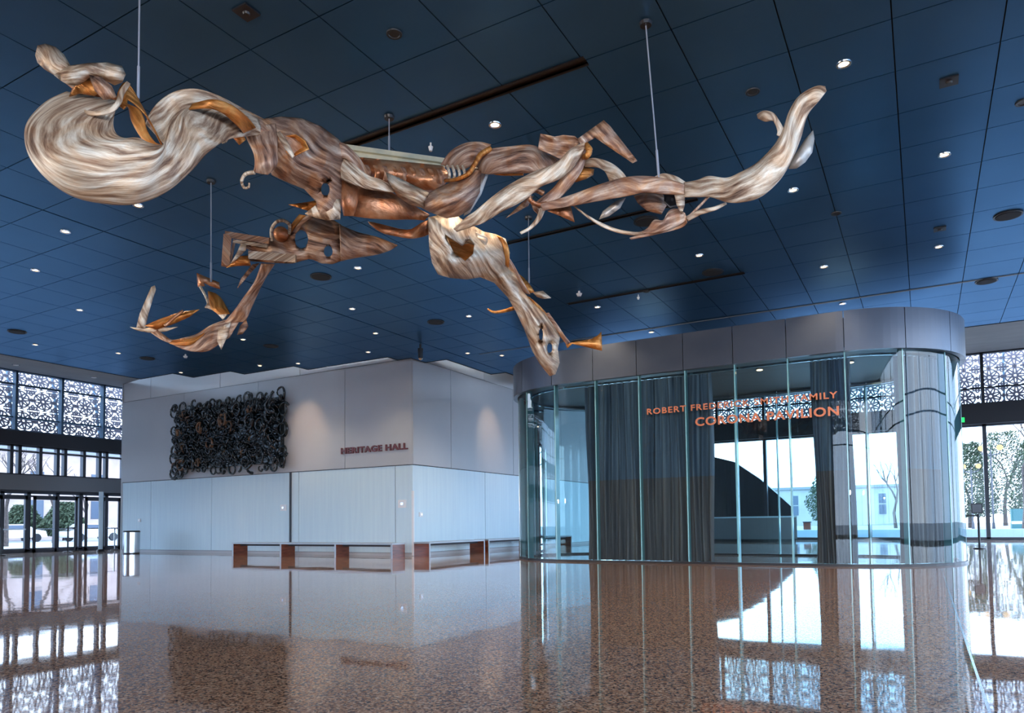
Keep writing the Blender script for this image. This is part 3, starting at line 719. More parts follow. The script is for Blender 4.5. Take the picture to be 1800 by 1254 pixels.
for k in range(26):
    x = rn.choice([rn.uniform(AX1-.9, AX1-.2), rn.uniform(AX0+.2, AX0+1.1), rn.uniform(AX0+.6, AX1-.4)]); z = rn.uniform(AZ0+.3, AZ1-.2); a = rn.uniform(.3, 2.6); L = rn.uniform(.1, .22)
    y = WY-.36
    tube(bm, [(x-L*cos(a), y+.05, z-L*sin(a)), (x, y-.04, z+.02), (x+L*cos(a), y+.05, z+L*sin(a))], [.008, .035, .01], 5)
o = obj('tan_strips', bm, MT['rubber_tan'], art, True); o['kind'] = 'stuff'; o['label'] = 'tan-coloured strips among the black ones'

# ------------------------------------------------------------------ outside
struct('ground', box(-180, 180, YF+.6, 200, -.25, -.03), MT['asphalt'])
struct('ground_left', box(-180, XL, -120, YF+.6, -.25, -.03), MT['asphalt'])
struct('ground_right', box(XR, 180, -120, YF+.6, -.25, -.03), MT['asphalt'])
struct('ground_near', box(XL, XR, -120, YB, -.25, -.03), MT['asphalt'])
tag(obj('planter_kerb', box(-12, 26, 47, 47.5, -.03, .42), MT['wall_lo']), 'low pale stone kerb crossing the terrace outside the far glazing', 'kerb')
def lamp(px, dist, label, h):
    b = atd(px, 930, dist); x, y = b.x, b.y
    t = thing('street_lamp', label, 'street lamp', (x, y, 0), 'twin-globe street lamps outside')
    bm = bmesh.new(); cyl(bm, (x, y, -.03), (x, y, .7), .14, .09, 12); cyl(bm, (x, y, .7), (x, y, h-.2), .07, .055, 12); obj('pole', bm, MT['frame'], t)
    bm = bmesh.new(); tube(bm, [(x-.62, y, h-.05), (x-.6, y, h-.3), (x, y, h-.45), (x+.6, y, h-.3), (x+.62, y, h-.05)], .05, 8); tube(bm, [(x, y, h-.6), (x, y, h+.1)], .04, 8); obj('cross_arm', bm, MT['frame'], t)
    for s_ in (-1, 1):
        bm = bmesh.new(); bmesh.ops.create_uvsphere(bm, u_segments=16, v_segments=10, radius=.24, matrix=Matrix.Translation((x+s_*.62, y, h+.17))); gl = obj('globe', bm, MT['globe'], t, True)
        bm = bmesh.new(); cyl(bm, (x+s_*.62, y, h+.38), (x+s_*.62, y, h+.5), .06, .01, 10); obj('finial', bm, MT['frame'], gl)
lamp(1711, 70, 'smaller, more distant twin-globe street lamp left of the dark door post', 5.9)
lamp(1747, 58, 'larger twin-globe street lamp right of the dark door post', 6.5)
def tree(x, y, h, r, label, leafy, seed, cat='tree'):
    rn = random.Random(seed)
    t = thing('evergreen_tree' if leafy else 'bare_tree', label, cat, (x, y, 0), 'trees outside')
    bm = bmesh.new(); tips = []
    def branch(p, d, L, rad, lev):
        q = p+d*L*.5+Vector((rn.uniform(-.1, .1), rn.uniform(-.1, .1), .05))*L; e = p+d*L
        tube(bm, [p, q, e], [rad, rad*.8, rad*.6], 5); tips.append((e, lev))
        if lev < (3 if leafy else 4):
            for k in range(3 if lev < 2 else 2):
                nd = (d+Vector((rn.uniform(-.8, .8), rn.uniform(-.8, .8), rn.uniform(-.15, .6)))).normalized(); branch(e, nd, L*.68, rad*.55, lev+1)
    branch(Vector((x, y, -.03)), Vector((rn.uniform(-.06, .06), 0, 1)).normalized(), h*.36, h*.02+.04, 0)
    obj('trunk', bm, MT['bark'], t)
    if leafy:
        bm = bmesh.new()
        for k in range(7500):
            a = rn.uniform(0, 2*pi); v = rn.random(); rr = r*(1-abs(v-.35)*.95)*rn.uniform(.35, 1)
            c_ = Vector((x+rr*cos(a), y+rr*sin(a), h*.12+v*h*.86)); s_ = rn.uniform(.08, .2)
            n1 = Vector((rn.gauss(0, 1), rn.gauss(0, 1), rn.gauss(0, 1))).normalized(); n2 = n1.orthogonal().normalized()
            n3 = n1.cross(n2)
            bm.faces.new([bm.verts.new(c_+n2*s_), bm.verts.new(c_+n3*s_*.5), bm.verts.new(c_-n2*s_), bm.verts.new(c_-n3*s_*.5)])
        o = obj('crown', bm, MT['foliage'], t); o['kind'] = 'stuff'
for (px, d, h, r_, leafy, lb) in ((1706, 80, 9.6, 3.2, 1, 'dark evergreen outside, beside the curved end of the pavilion'), (1768, 98, 13.0, 5.2, 1, 'broad grey-green evergreen behind the larger street lamp'), (1836, 76, 9.5, 3.8, 1, 'evergreen at the right edge of the glazing'),
                               (1802, 46, 9, 3, 0, 'bare-branched tree reaching across the glazing at the right edge'), (1668, 108, 10, 3, 0, 'distant bare tree just right of the pavilion'), (1575, 85, 9, 3, 0, 'bare tree seen through the right part of the pavilion glass'), (1460, 95, 8, 3.2, 1, 'distant evergreen seen through the pavilion near its narrow curtain'),
                               (1300, 110, 8, 3.2, 0, 'distant bare tree seen through the middle of the pavilion'), (10, 44, 6.5, 3, 0, 'bare tree outside the entrance doors at the left edge'), (96, 54, 7, 3, 0, 'bare tree outside the middle entrance doors'), (150, 70, 7, 2.5, 0, 'bare tree outside, above the steel post'), (112, 64, 3.4, 1.8, 1, 'low green shrubbery outside the middle entrance doors'), (40, 65, 3.2, 1.8, 1, 'low green shrubbery outside the left entrance door')):
    b = atd(px, 930, d); tree(b.x, b.y, h, r_, lb, leafy, px)
p = atd(1800, 935, 55); t = thing('utility_cabinet', 'blue-green box with a white stripe outside at the right edge', 'cabinet', (p.x, p.y, 0))
MT['teal'] = mat('teal_box', (.03, .12, .13), .5)
obj('body', box(p.x-.75, p.x+.9, p.y, p.y+.9, -.03, 1.7), MT['teal'], t); obj('stripe', box(p.x-.76, p.x+.91, p.y-.01, p.y+.0, .55, .75), MT['white'], t)
MT['stone'] = textured('pale_stone', [(.3, (.30, .29, .29)), (.7, (.38, .37, .37))], .4, rough=.8)
MT['brick'] = textured('red_brick', [(.3, (.36, .27, .25)), (.7, (.46, .36, .33))], 1, rough=.8)
MT['dkglass'] = mat('dark_window', (.06, .08, .12), .15)
def building(x0, x1, y0, y1, h, m, face, label, rows=4):
    t = thing('office_building', label, 'building', ((x0+x1)/2, (y0+y1)/2, 0), 'buildings across the street')
    obj('wall', box(x0, x1, y0, y1, -.03, h), m, t); obj('roof', box(x0-.3, x1+.3, y0-.3, y1+.3, h, h+.5), MT['header'], t)
    L = (y1-y0) if face == 'x' else (x1-x0); n = int(L/5.0)
    for i in range(n):
        for j in range(rows):
            u = (i+.5)*L/n; z = 2+j*(h-3)/rows
            b = box(x1-.1, x1+.06, y0+u-.6, y0+u+.6, z, z+1.8) if face == 'x' else box(x0+u-.6, x0+u+.6, y0-.06, y0+.1, z, z+1.8)
            obj('window', b, MT['dkglass'], t)
building(-92, -72, -8, 28, 11.5, MT['stone'], 'x', 'pale stone office block seen through the clerestory at the left', 3)
building(-94, -74, 29, 58, 8.5, MT['brick'], 'x', 'low reddish brick building seen through the left doors', 2)
building(-60, 6, 150, 166, 7, MT['stone'], 'y', 'long pale building far beyond the plaza, seen through the pavilion', 2)
for k, (px, d, c) in enumerate(((22, 58, 'white'), (160, 60, 'steel'))):
    b = atd(px, 930, d); t = thing('parked_car', ['pale car parked outside the left doors', 'silver car parked outside behind the steel post'][k], 'car', (b.x, b.y, 0))
    bm = bmesh.new(); prof = [(-2.2, .3), (-2.2, .8), (-1.6, .95), (-1.0, 1.4), (.6, 1.42), (1.3, .98), (2.1, .85), (2.25, .35)]
    A = [bm.verts.new((b.x-.85, b.y+u, z)) for u, z in prof]; B = [bm.verts.new((b.x+.85, b.y+u, z)) for u, z in prof]
    bm.faces.new(A); bm.faces.new(B[::-1])
    for i in range(len(prof)): bm.faces.new((A[i], B[i], B[(i+1) % len(prof)], A[(i+1) % len(prof)]))
    obj('body', bm, MT[c], t)
    for u in (-1.35, 1.4):
        for s_ in (-.8, .8):
            bm = bmesh.new(); cyl(bm, (b.x+s_-.1, b.y+u, .31), (b.x+s_+.1, b.y+u, .31), .34, n=18); obj('wheel', bm, MT['black'], t)
    obj('side_window', box(b.x+.8, b.x+.87, b.y-.95, b.y+.6, .98, 1.33), MT['dkglass'], t)

# ------------------------------------------------------------------ hanging metal sculpture (an abstract piece of sheet ribbons, blades and shells)
sc = thing('hanging_sculpture', 'huge abstract sculpture of curling ground-bronze and copper sheets hung below the ceiling', 'sculpture', (-5.5, 6.0, 4.6))
def uvset(me, uvs):
    l = me.uv_layers.new(name='UVMap')
    for p in me.polygons:
        for li in p.loop_indices: l.data[li].uv = uvs[me.loops[li].vertex_index]
def loft(name, rows, m, bulge=.3, closed=False, n=7, M=14, th=.014, label=None, ripple=.0, parent=None, fold=0):
    """sheet between two edges; rows = (edge A x,y, edge B x,y, distance[, bulge factor]).
    The cross-section is an arc swelling towards the viewer (or away when negative); closed gives a full hollow body."""
    rows = [r if len(r) == 6 else (*r, 1.) for r in rows]
    R_ = spline(rows, n); bm = bmesh.new(); grid = []; uvs = []; u = 0; prev = None
    for ri, (ax, ay, bx2, by2, d, bf) in enumerate(R_):
        A, B = atd(ax, ay, d), atd(bx2, by2, d); mid = (A+B)/2; half = (A-B)/2; W_ = half.length
        to = (EYE-mid).normalized(); to = (to-half*(to.dot(half)/max(half.length_squared, 1e-9))); to.normalize()
        if prev is not None: u += (mid-prev).length
        prev = mid; ring = []
        K = M*2 if closed else M
        for k in range(K if closed else K+1):
            a = (2*pi*k/K) if closed else pi*k/K
            h = sin(a)*W_*bulge*bf*2
            if ripple: h += ripple*W_*sin(a*4+u*3)*abs(sin(a))
            if fold: h += fold*W_*abs(sin(a*2.5+u*1.7))*sin(a)
            ring.append(bm.verts.new(mid+half*cos(a)+to*h)); uvs.append((u, a*W_*.8))
        grid.append(ring)
    for p, q in zip(grid, grid[1:]):
        K = len(p)
        for k in range(K if closed else K-1): bm.faces.new((p[k], p[(k+1) % K], q[(k+1) % K], q[k]))
    if closed:
        for ring, rv in ((grid[0], 1), (grid[-1], 0)): bm.faces.new(ring[::-1] if rv else ring)
    o = obj(name, bm, m, parent or sc, True); uvset(o.data, uvs)
    if not closed: solid(o, th)
    if label: o['label'] = label
    return o
def sheet(name, pts, d, m, bulge=.12, holes=(), grad=(0, 0), th=.012, rot=0., step=9, label=None, parent=None):
    """cut plate from an outline (sight directions at distance d, tilted by grad metres per 100 px), dished by bulge; holes are cut through"""
    cx = sum(p[0] for p in pts)/len(pts); cy_ = sum(p[1] for p in pts)/len(pts)
    loops = [pts]+[[(hx+rx*cos(2*pi*i/14), hy+ry*sin(2*pi*i/14)) for i in range(14)] if not isinstance(h0, list) else h0 for h0 in holes for hx, hy, rx, ry in [h0 if not isinstance(h0, list) else (0, 0, 0, 0)]]
    V = []; E_ = []
    dense = []
    for L in loops:
        L2 = []
        for a, b in zip(L, L[1:]+L[:1]):
            n = max(1, int(math.hypot(b[0]-a[0], b[1]-a[1])/step))
            L2 += [(a[0]+(b[0]-a[0])*i/n, a[1]+(b[1]-a[1])*i/n) for i in range(n)]
        dense.append(L2); s0 = len(V); V += [Vector(p) for p in L2]; E_ += [(s0+i, s0+(i+1) % len(L2)) for i in range(len(L2))]
    def inp(x, y, L):
        c = False
        for (x0, y0), (x1, y1) in zip(L, L[1:]+L[:1]):
            if (y0 > y) != (y1 > y) and x < (x1-x0)*(y-y0)/(y1-y0)+x0: c = not c
        return c
    def dist(x, y, L): return min(math.hypot(x-a[0], y-a[1]) for a in L)
    ok = lambda x, y: inp(x, y, dense[0]) and not any(inp(x, y, h) for h in dense[1:])
    x0, x1 = min(p[0] for p in pts), max(p[0] for p in pts); y0, y1 = min(p[1] for p in pts), max(p[1] for p in pts)
    yy = y0
    while yy < y1:
        xx = x0+(step/2 if int((yy-y0)/step) % 2 else 0)
        while xx < x1:
            if ok(xx, yy) and min(dist(xx, yy, L) for L in dense) > step*.55: V.append(Vector((xx, yy)))
            xx += step
        yy += step
    vs, es, fs, *_ = delaunay_2d_cdt(V, E_, [], 0, 1e-4)
    dm = max([dist(v.x, v.y, dense[0]) for v in vs if ok(v.x, v.y)]+[1e-3])
    bm = bmesh.new(); bv = []; uvs = []
    for v in vs:
        q = min(dist(v.x, v.y, dense[0])/dm, 1); inn = ok(v.x, v.y)
        dd = d+grad[0]*(v.x-cx)/100+grad[1]*(v.y-cy_)/100-(bulge*math.sin(q*pi/2) if inn else 0)
        bv.append(bm.verts.new(atd(v.x, v.y, dd)))
        a, b = v.x/140, v.y/140; uvs.append((a*cos(rot)+b*sin(rot), -a*sin(rot)+b*cos(rot)))
    for f in fs:
        x = sum(vs[i].x for i in f)/len(f); y = sum(vs[i].y for i in f)/len(f)
        if ok(x, y): bm.faces.new([bv[i] for i in f])
    o = obj(name, bm, m, parent or sc, True); uvset(o.data, uvs); solid(o, th)
    if label: o['label'] = label
    return o
def wire(name, pts, m, r0=.02, r1=None, n=6, parent=None, flat=None):
    P = spline([(x, y, d) for x, y, d in pts], 5); bm = bmesh.new(); r1 = r0 if r1 is None else r1
    tube(bm, [atd(*q) for q in P], [r0+(r1-r0)*i/(len(P)-1) for i in range(len(P))], n)
    o = obj(name, bm, m, parent or sc, True); uvset(o.data, [(i*.02, .3) for i in range(len(o.data.vertices))]); return o

T, T2, OR, CP = MT['tan'], MT['tan2'], MT['orange'], MT['copper']
# great curl at the left
loft('curl_shell', [(118,162,206,178,6.35,.4),(84,180,203,190,6.3,.8),(55,212,199,208,6.25),(48,242,199,224,6.2),(57,278,206,238,6.15),(86,316,220,244,6.15),(130,345,242,243,6.2),
     (182,357,262,252,6.25),(236,358,286,256,6.3),(290,338,294,240,6.4),(332,303,304,214,6.5),(366,267,328,196,6.65),(398,246,362,188,6.9),(430,240,410,192,7.2),(462,236,452,208,7.5)], T, .26, ripple=.035, fold=.05, M=26)
loft('curl_back', [(256,218,296,262,6.75,.5),(266,196,297,236,6.75),(285,175,306,212,6.8),(312,160,330,194,6.85),(347,157,362,184,6.95),(388,170,396,192,7.1),(426,190,428,212,7.4),(466,211,455,226,7.7)], T, -.22, M=12)
loft('copper_band', [(338,184,332,192,6.6,.6),(372,176,368,190,6.6),(404,184,394,200,6.75),(430,203,418,222,6.95),(449,224,428,233,7.15,.6)], OR, .25)
loft('copper_hollow', [(262,214,288,262,6.7,.2),(240,170,258,205,6.5,.6),(222,145,226,175,6.4,.6),(209,160,222,185,6.35,.5),(205,182,216,192,6.35,.4)][::-1], OR, -.3, M=10)
loft('copper_hollow', [(204,176,216,186,6.35,.5),(225,186,240,190,6.35),(232,212,252,206,6.35),(246,238,258,230,6.35),(262,255,274,252,6.35),(280,264,294,257,6.35,.3)], OR, .3, M=8)
sheet('inner_cavity', [(122,164),(150,150),(186,158),(207,172),(200,188),(180,197),(150,195),(136,182)], 6.42, CP, -.12, rot=.3)
loft('rim_lip', [(224,144,229,148,6.2),(212,160,218,166,6.15),(206,178,211,184,6.1),(192,192,196,198,6.08),(170,197,171,203,6.1),(148,194,146,200,6.15),(134,184,130,188,6.2)], T, .3, M=6)
sheet('leaf', [(63,97),(67,81),(80,78),(98,84),(112,97),(124,118),(130,136),(104,136),(80,122),(67,110)], 6.2, T, .12, rot=.8)
sheet('leaf', [(95,132),(122,117),(155,112),(190,111),(214,117),(220,131),(214,144),(201,149),(180,138),(158,135),(142,146),(128,152),(108,142)], 6.15, T, .1, rot=.1, grad=(.2, 0))
sheet('leaf', [(157,132),(178,137),(196,152),(205,171),(183,175),(168,160)], 6.05, T2, .06, rot=.9)
sheet('neck_plate', [(108,141),(128,134),(160,136),(184,158),(166,168),(140,164),(122,170),(128,156)], 6.2, OR, .05, rot=.4)
# body
sheet('body_plate', [(440,206),(462,210),(495,206),(530,209),(565,223),(595,246),(610,262),(606,285),(600,320),(598,384),(562,380),(556,354),(535,332),(505,320),(478,307),(468,280),(452,250),(440,232)], 8.0, T2, .35, holes=[(572,333,8,12)], grad=(.5, .1), rot=.6, step=8)
loft('apron', [(428,226,484,218,7.6),(436,246,487,244,7.45),(447,270,487,268,7.4),(449,290,486,290,7.4),(446,303,470,307,7.45,.5)], T2, .22, ripple=.12, M=16)
wire('hook', [(448,303,7.45),(432,306,7.45),(425,318,7.45),(429,330,7.45),(437,329,7.45),(438,322,7.45)], T, .022, .009)
sheet('pocket', [(486,233),(498,240),(520,237),(536,248),(543,262),(530,268),(513,277),(503,266),(492,254)], 7.55, OR, -.14, rot=.4)
loft('pocket_rim', [(487,234,492,232,7.5),(494,248,503,247,7.45),(504,264,512,263,7.42),(514,278,517,275,7.42,.4)], T, .35, M=6)
sheet('block', [(405,234),(421,229),(432,246),(421,255),(411,243)], 7.3, OR, .03)
wire('hook', [(399,238,7.3),(398,248,7.3),(390,252,7.3)], T, .014, .006)
loft('shoulder_ridge', [(571,262,590,274,8.3,.3),(600,252,610,280,8.3),(626,272,628,298,8.4),(640,292,640,306,8.5),(649,306,647,312,8.6,.3)], T2, .25, label='dark brown folded ridge')
loft('flank', [(588,268,594,312,8.4),(612,282,616,322,8.35),(645,308,645,332,8.35),(672,318,675,336,8.4),(694,332,694,338,8.45,.4)], T, .2, ripple=.1)
sheet('knee_plate', [(536,376),(558,359),(582,352),(598,350),(598,386),(575,387),(556,383)], 8.3, T, .08, rot=.9)
loft('copper_drum', [(594,308,628,320,8.6,.8),(597,335,630,340,8.55),(600,360,627,364,8.55),(604,380,622,380,8.6,.7)], CP, .45, closed=True)
loft('belly_barrel', [(618,322,620,380,8.8,.8),(655,327,652,384,8.75),(695,342,692,386,8.75),(728,362,722,386,8.8),(756,378,746,388,8.9,.6)], CP, .3, closed=True, M=12)
A, B = atd(610, 262, 9.15), atd(782, 286, 9.15); bm = bmesh.new(); dr = (B-A).normalized(); up = Vector((0, 0, 1)); sd = dr.cross(up).normalized()
for (o0, o1, t0, t1) in ((-.06, .06, -.03, .03), (-.012, .012, -.14, -.03), (-.05, .05, -.17, -.14)):
    vs = [bm.verts.new(P_+sd*a_+up*b_) for P_ in (A, B) for a_, b_ in ((o0, t0), (o1, t0), (o1, t1), (o0, t1))]
    for q in ((0,1,2,3),(7,6,5,4),(0,4,5,1),(1,5,6,2),(2,6,7,3),(3,7,4,0)): bm.faces.new([vs[i] for i in q])
MT['beam'] = textured('pale_beam', [(.3, (.38, .42, .36)), (.7, (.72, .66, .48))], 4, rough=.4, metal=.3)
obj('spine_beam', bm, MT['beam'], sc)
sheet('inner_plates', [(622,276),(700,284),(778,292),(792,310),(770,338),(736,340),(712,328),(672,322),(640,306)], 9.0, CP, .22, rot=.2, step=7)
for k in range(9):
    x = 640+k*16; loft('rib', [(x,290+k,x+7,291+k,8.85),(x+4,302+k,x+12,302+k,8.8),(x+2,315+k,x+8,316+k,8.85)], CP if k % 2 else T2, .3, M=6)
sheet('breast_plate', [(678,303),(700,313),(730,328),(754,339),(745,366),(720,359),(700,345),(686,328)], 8.45, MT['tan'], .16, rot=.5)
sheet('breast_plate', [(742,350),(768,332),(800,318),(832,292),(846,300),(843,338),(826,368),(806,380),(785,383),(762,375),(742,366)], 8.5, T2, .28, rot=-.5)
MT['pale'] = brushed('pale_sheet', [(.3, (.42, .42, .42)), (.7, (.62, .6, .56))], .4, .3, 2, 6, .1, .2)
sheet('pale_plate', [(832,290),(859,305),(846,342),(826,374),(815,380),(828,340)], 8.7, MT['pale'], .03, label='smooth pale grey plate')
loft('fan_shell', [(775,290,786,292,8.7,.3),(792,268,796,296,8.65),(816,254,812,298,8.6),(842,251,830,290,8.6),(863,255,846,276,8.65,.5)], T2, .3, ripple=.08)
wire('copper_rib', [(862,262,8.4),(845,272,8.35),(834,290,8.3),(824,305,8.3),(804,315,8.35),(782,318,8.5)], OR, .035, .02, 8)
for k in range(4): wire('rib', [(786+k*9,292,8.5),(790+k*9,306,8.45),(789+k*8,318,8.5)], T, .018)
# upper right arm
loft('upper_arm', [(836,290,846,304,8.5,.5),(856,266,862,306,8.45),(898,259,896,304,8.4),(937,257,930,304,8.4),(962,272,955,302,8.4),(992,285,985,292,8.4,.4)], T2, .25, ripple=.14, M=18)
loft('arm_underside', [(852,300,856,303,8.55,.4),(880,302,880,308,8.55),(920,303,920,308,8.55)], OR, .3, M=6)
loft('long_blade', [(798,403,803,407,8.0,.5),(820,383,832,397,7.9),(836,372,850,391,7.85),(862,350,882,372,7.8),(895,326,920,352,7.75),(937,304,950,328,7.7),(978,287,984,314,7.7),(1002,264,1010,290,7.7),(1028,251,1027,260,7.7,.4)], T, .22, ripple=.1, M=16)
loft('fore_blade', [(1027,254,1030,258,7.8,.4),(1012,276,1026,290,7.8),(996,300,1012,316,7.8),(974,330,990,342,7.85),(950,350,966,362,7.9),(938,360,950,368,7.95,.5)], T2, .25)
sheet('basin', [(946,262),(950,235),(975,241),(990,238),(1010,240),(1022,250),(1004,262),(986,280),(966,270)], 8.0, T2, -.1, rot=.2)
sheet('elbow_plate', [(1016,244),(1061,212),(1072,222),(1120,283),(1112,287),(1046,242),(1034,249),(1024,262)], 7.9, T2, .03, rot=.7, step=8)
wire('knuckle', [(1030,256,7.75),(1036,264,7.7),(1032,274,7.7),(1026,276,7.75)], OR, .04, .03)
loft('curved_arm', [(1026,283,1028,293,7.9),(1046,279,1050,294,7.85),(1074,288,1064,302,7.8),(1094,304,1072,318,7.75),(1106,322,1082,330,7.7)], T, .25)
sheet('lobe', [(1020,292),(1044,298),(1042,308),(1030,314),(1012,320),(1006,312)], 7.95, OR, .07)
for pts in ([(938,345),(928,362),(889,384),(912,362),(930,346)], [(930,350),(950,358),(946,378),(938,370)]): sheet('spike', pts, 8.0, T2, .04, rot=.7, step=7)
wire('ring', [(955,340,7.9),(940,334,7.85),(930,342,7.8),(934,354,7.8),(950,360,7.85),(968,352,7.9),(974,338,7.95)], CP, .03, .02, 8)
loft('tendril', [(950,366,958,369,7.8),(943,384,949,387,7.8),(930,400,934,402,7.8),(914,409,916,412,7.8,.4)], T, .3, M=6)
loft('lance', [(950,360,954,370,7.6,.4),(1000,345,1003,362,7.5),(1056,325,1052,353,7.4),(1098,313,1099,345,7.3),(1140,311,1134,338,7.25),(1181,318,1166,341,7.3),(1207,327,1205,342,7.35,.5)], T2, .2, M=12)
sheet('triangle_plate', [(962,371),(1002,360),(1010,391),(985,380)], 7.65, CP, .03)
loft('bow_strap', [(1006,360,1011,364,7.6),(1034,380,1037,385,7.6),(1060,394,1062,400,7.6),(1090,405,1091,410,7.6),(1120,409,1121,414,7.55),(1136,405,1138,410,7.5)], T, .25, M=6)
sheet('leaf', [(1053,386),(1060,372),(1084,353),(1100,348),(1090,366),(1070,380)], 7.55, MT['pale'], .04)
loft('bottom_strap', [(1107,419,1109,421,7.5),(1150,407,1152,412,7.45),(1192,394,1195,401,7.45),(1206,384,1208,391,7.4)], T2, .25, M=6)
loft('tail_strap', [(1205,382,1209,389,7.4),(1230,370,1232,377,7.35),(1256,364,1258,369,7.3),(1276,356,1277,359,7.3,.4)], T, .25, M=6)
wire('strut', [(1246,345,7.3),(1228,364,7.35),(1208,384,7.4)], T2, .014)
loft('crumpled_plate', [(1128,408,1140,402,7.5,.5),(1142,411,1150,388,7.45),(1162,408,1166,388,7.4),(1178,402,1176,372,7.4),(1196,394,1190,368,7.4),(1207,386,1204,376,7.4,.5)], T2, .25, ripple=.3, M=16)
sheet('round_plate', [(1114,345),(1140,338),(1165,343),(1172,360),(1162,377),(1138,370),(1122,358)], 7.6, T2, .07)
sheet('tooth', [(1186,343),(1203,343),(1203,362),(1198,377),(1190,360)], 7.3, T, .03)
sheet('dark_socket', [(1168,342),(1188,342),(1192,362),(1178,366),(1168,356)], 7.5, MT['black'], -.05)
loft('hanger_plate', [(1148,313,1152,316,7.45,.4),(1166,306,1164,318,7.45),(1188,311,1184,322,7.4),(1208,323,1204,328,7.35,.4)], T, .2, M=6)
loft('tail', [(1202,322,1204,346,7.35,.7),(1225,318,1226,346,7.3),(1246,311,1250,346,7.25),(1277,314,1279,355,7.2),(1300,305,1305,355,7.15),(1330,288,1338,345,7.1),(1360,258,1370,316,7.05),(1377,228,1391,281,7.0),(1388,196,1406,245,7.0),(1406,169,1419,202,6.95),(1434,153,1438,178,6.9),(1450,153,1452,160,6.9,.4)], T, .22, ripple=.05, M=18)
sheet('fin', [(1429,229),(1416,245),(1405,262),(1392,280),(1386,297),(1400,296),(1415,285),(1427,268),(1431,245)], 7.15, MT['pale'], .06, rot=1.0)
loft('leaflet', [(1331,202,1333,208,7.05,.4),(1342,196,1346,213,7.0),(1358,199,1358,212,7.0),(1368,212,1363,218,7.0),(1376,228,1367,230,7.0),(1370,240,1366,238,7.0)], T, .25, M=8)
# near-left limb (hangs further back)
sheet('skull_plate', [(484,411),(500,418),(512,404),(527,388),(545,380),(580,384),(600,396),(606,420),(606,450),(598,459),(585,464),(565,463),(552,457),(543,455),(532,458),(515,463),(478,462),(440,459),(434,450),(470,447),(440,440),(424,433),(426,422),(470,430)], 9.6, T2, .16, holes=[(530,421,12,17),(577,442,8,10)], step=6, rot=.3)
loft('horn', [(596,395,599,459,9.55,.8),(626,408,626,453,9.55),(660,416,656,449,9.55),(686,426,682,442,9.6),(699,431,699,432,9.6,.3)], T2, .42, closed=True, M=10)
def bar(a, b, wd, m=T2, name='frame_bar'):
    A, B = atd(*a), atd(*b); bm = bmesh.new(); d = (B-A).normalized(); s = d.cross((EYE-A).normalized()).normalized()*wd; q = d.cross(s).normalized()*wd*.8
    vs = [bm.verts.new(P_+x*s+y*q) for P_ in (A, B) for x, y in ((-1, -1), (1, -1), (1, 1), (-1, 1))]
    for f in ((0,1,2,3),(7,6,5,4),(0,4,5,1),(1,5,6,2),(2,6,7,3),(3,7,4,0)): bm.faces.new([vs[i] for i in f])
    o = obj(name, bm, m, sc); uvset(o.data, [(i*.1, .2*i) for i in range(8)]); return o
bar((397,412,9.5), (474,424,9.5), .04); bar((400,414,9.5), (396,468,9.5), .05, CP); bar((412,424,9.5), (404,464,9.5), .018)
bar((410,424,9.45), (470,433,9.5), .022, T); bar((438,448,9.45), (520,455,9.5), .05, T)
sheet('foot_plate', [(398,471),(418,452),(436,450),(441,467),(420,467)], 9.45, OR, .05, step=6)
sheet('leaf', [(424,428),(433,430),(432,440),(414,458),(406,463),(418,442)], 9.4, T, .03, step=6)
wire('ring', [(478,424,9.5),(477,405,9.45),(485,391,9.4),(498,388,9.4),(509,396,9.45),(508,412,9.5)], T, .022)
bm = bmesh.new(); bmesh.ops.create_uvsphere(bm, u_segments=20, v_segments=12, radius=.10, matrix=Matrix.Translation(atd(494, 412, 9.5))); o = obj('copper_ball', bm, MT['copper'], sc, True)
uvset(o.data, [(v.co.x, v.co.z) for v in o.data.vertices])
loft('strut_blade', [(498,418,505,420,9.55,.5),(512,396,518,400,9.5),(527,377,538,379,9.45,.5)], OR, .25, M=6)
loft('strut_blade', [(515,408,520,411,9.5,.5),(528,390,534,392,9.45),(544,376,552,378,9.4,.5)], T2, .25, M=6)
sheet('spike', [(507,360),(540,356),(572,350),(578,362),(560,371),(540,370)], 8.6, OR, .06, rot=.1)
loft('shank', [(459,463,484,464,9.8,.7),(447,495,468,488,9.95),(424,528,452,520,10.15),(408,550,441,545,10.3),(392,568,432,566,10.4,.7)], T2, .28, closed=True, M=9)
loft('instep', [(424,560,404,592,10.4,.6),(400,562,386,604,10.42),(370,573,366,617,10.45),(346,588,342,618,10.5),(322,595,320,613,10.55),(302,598,300,604,10.6),(289,590,282,596,10.65),(276,580,266,585,10.7,.5)], T2, .3, ripple=.12)
loft('instep_lining', [(372,578,362,590,10.4,.4),(346,592,334,606,10.45),(322,597,312,607,10.5),(304,599,298,604,10.55,.4)], OR, .3, M=6)
sheet('toe_blade', [(272,502),(274,509),(260,555),(255,579),(240,576),(246,552),(266,505)], 10.7, T, .03, rot=1.2, step=7)
sheet('toe_blade', [(254,573),(285,560),(318,549),(351,544),(332,558),(302,571),(275,579)], 10.65, OR, .05, rot=-.3, step=7, label='glowing orange copper blade')
sheet('toe_plate', [(228,575),(246,577),(300,576),(313,575),(292,583),(262,585),(240,581)], 10.7, T, .03, step=7)
loft('toe_strap', [(288,572,291,575,10.6),(306,556,309,559,10.6),(321,545,323,548,10.6)], CP, .3, M=6)
sheet('triangle_plate', [(384,578),(406,566),(400,590),(389,615),(382,600)], 10.3, T, .03, step=7)
sheet('spur', [(433,562),(436,574),(426,588),(417,589),(422,574)], 10.35, T2, .03, step=7)
sheet('spike', [(456,463),(432,490),(417,508),(424,490),(444,465)], 9.9, T2, .03, rot=.8, step=7)
sheet('top_plate', [(346,480),(385,497),(387,509),(370,503),(358,497),(360,503),(348,505)], 10.8, CP, .03, step=6)
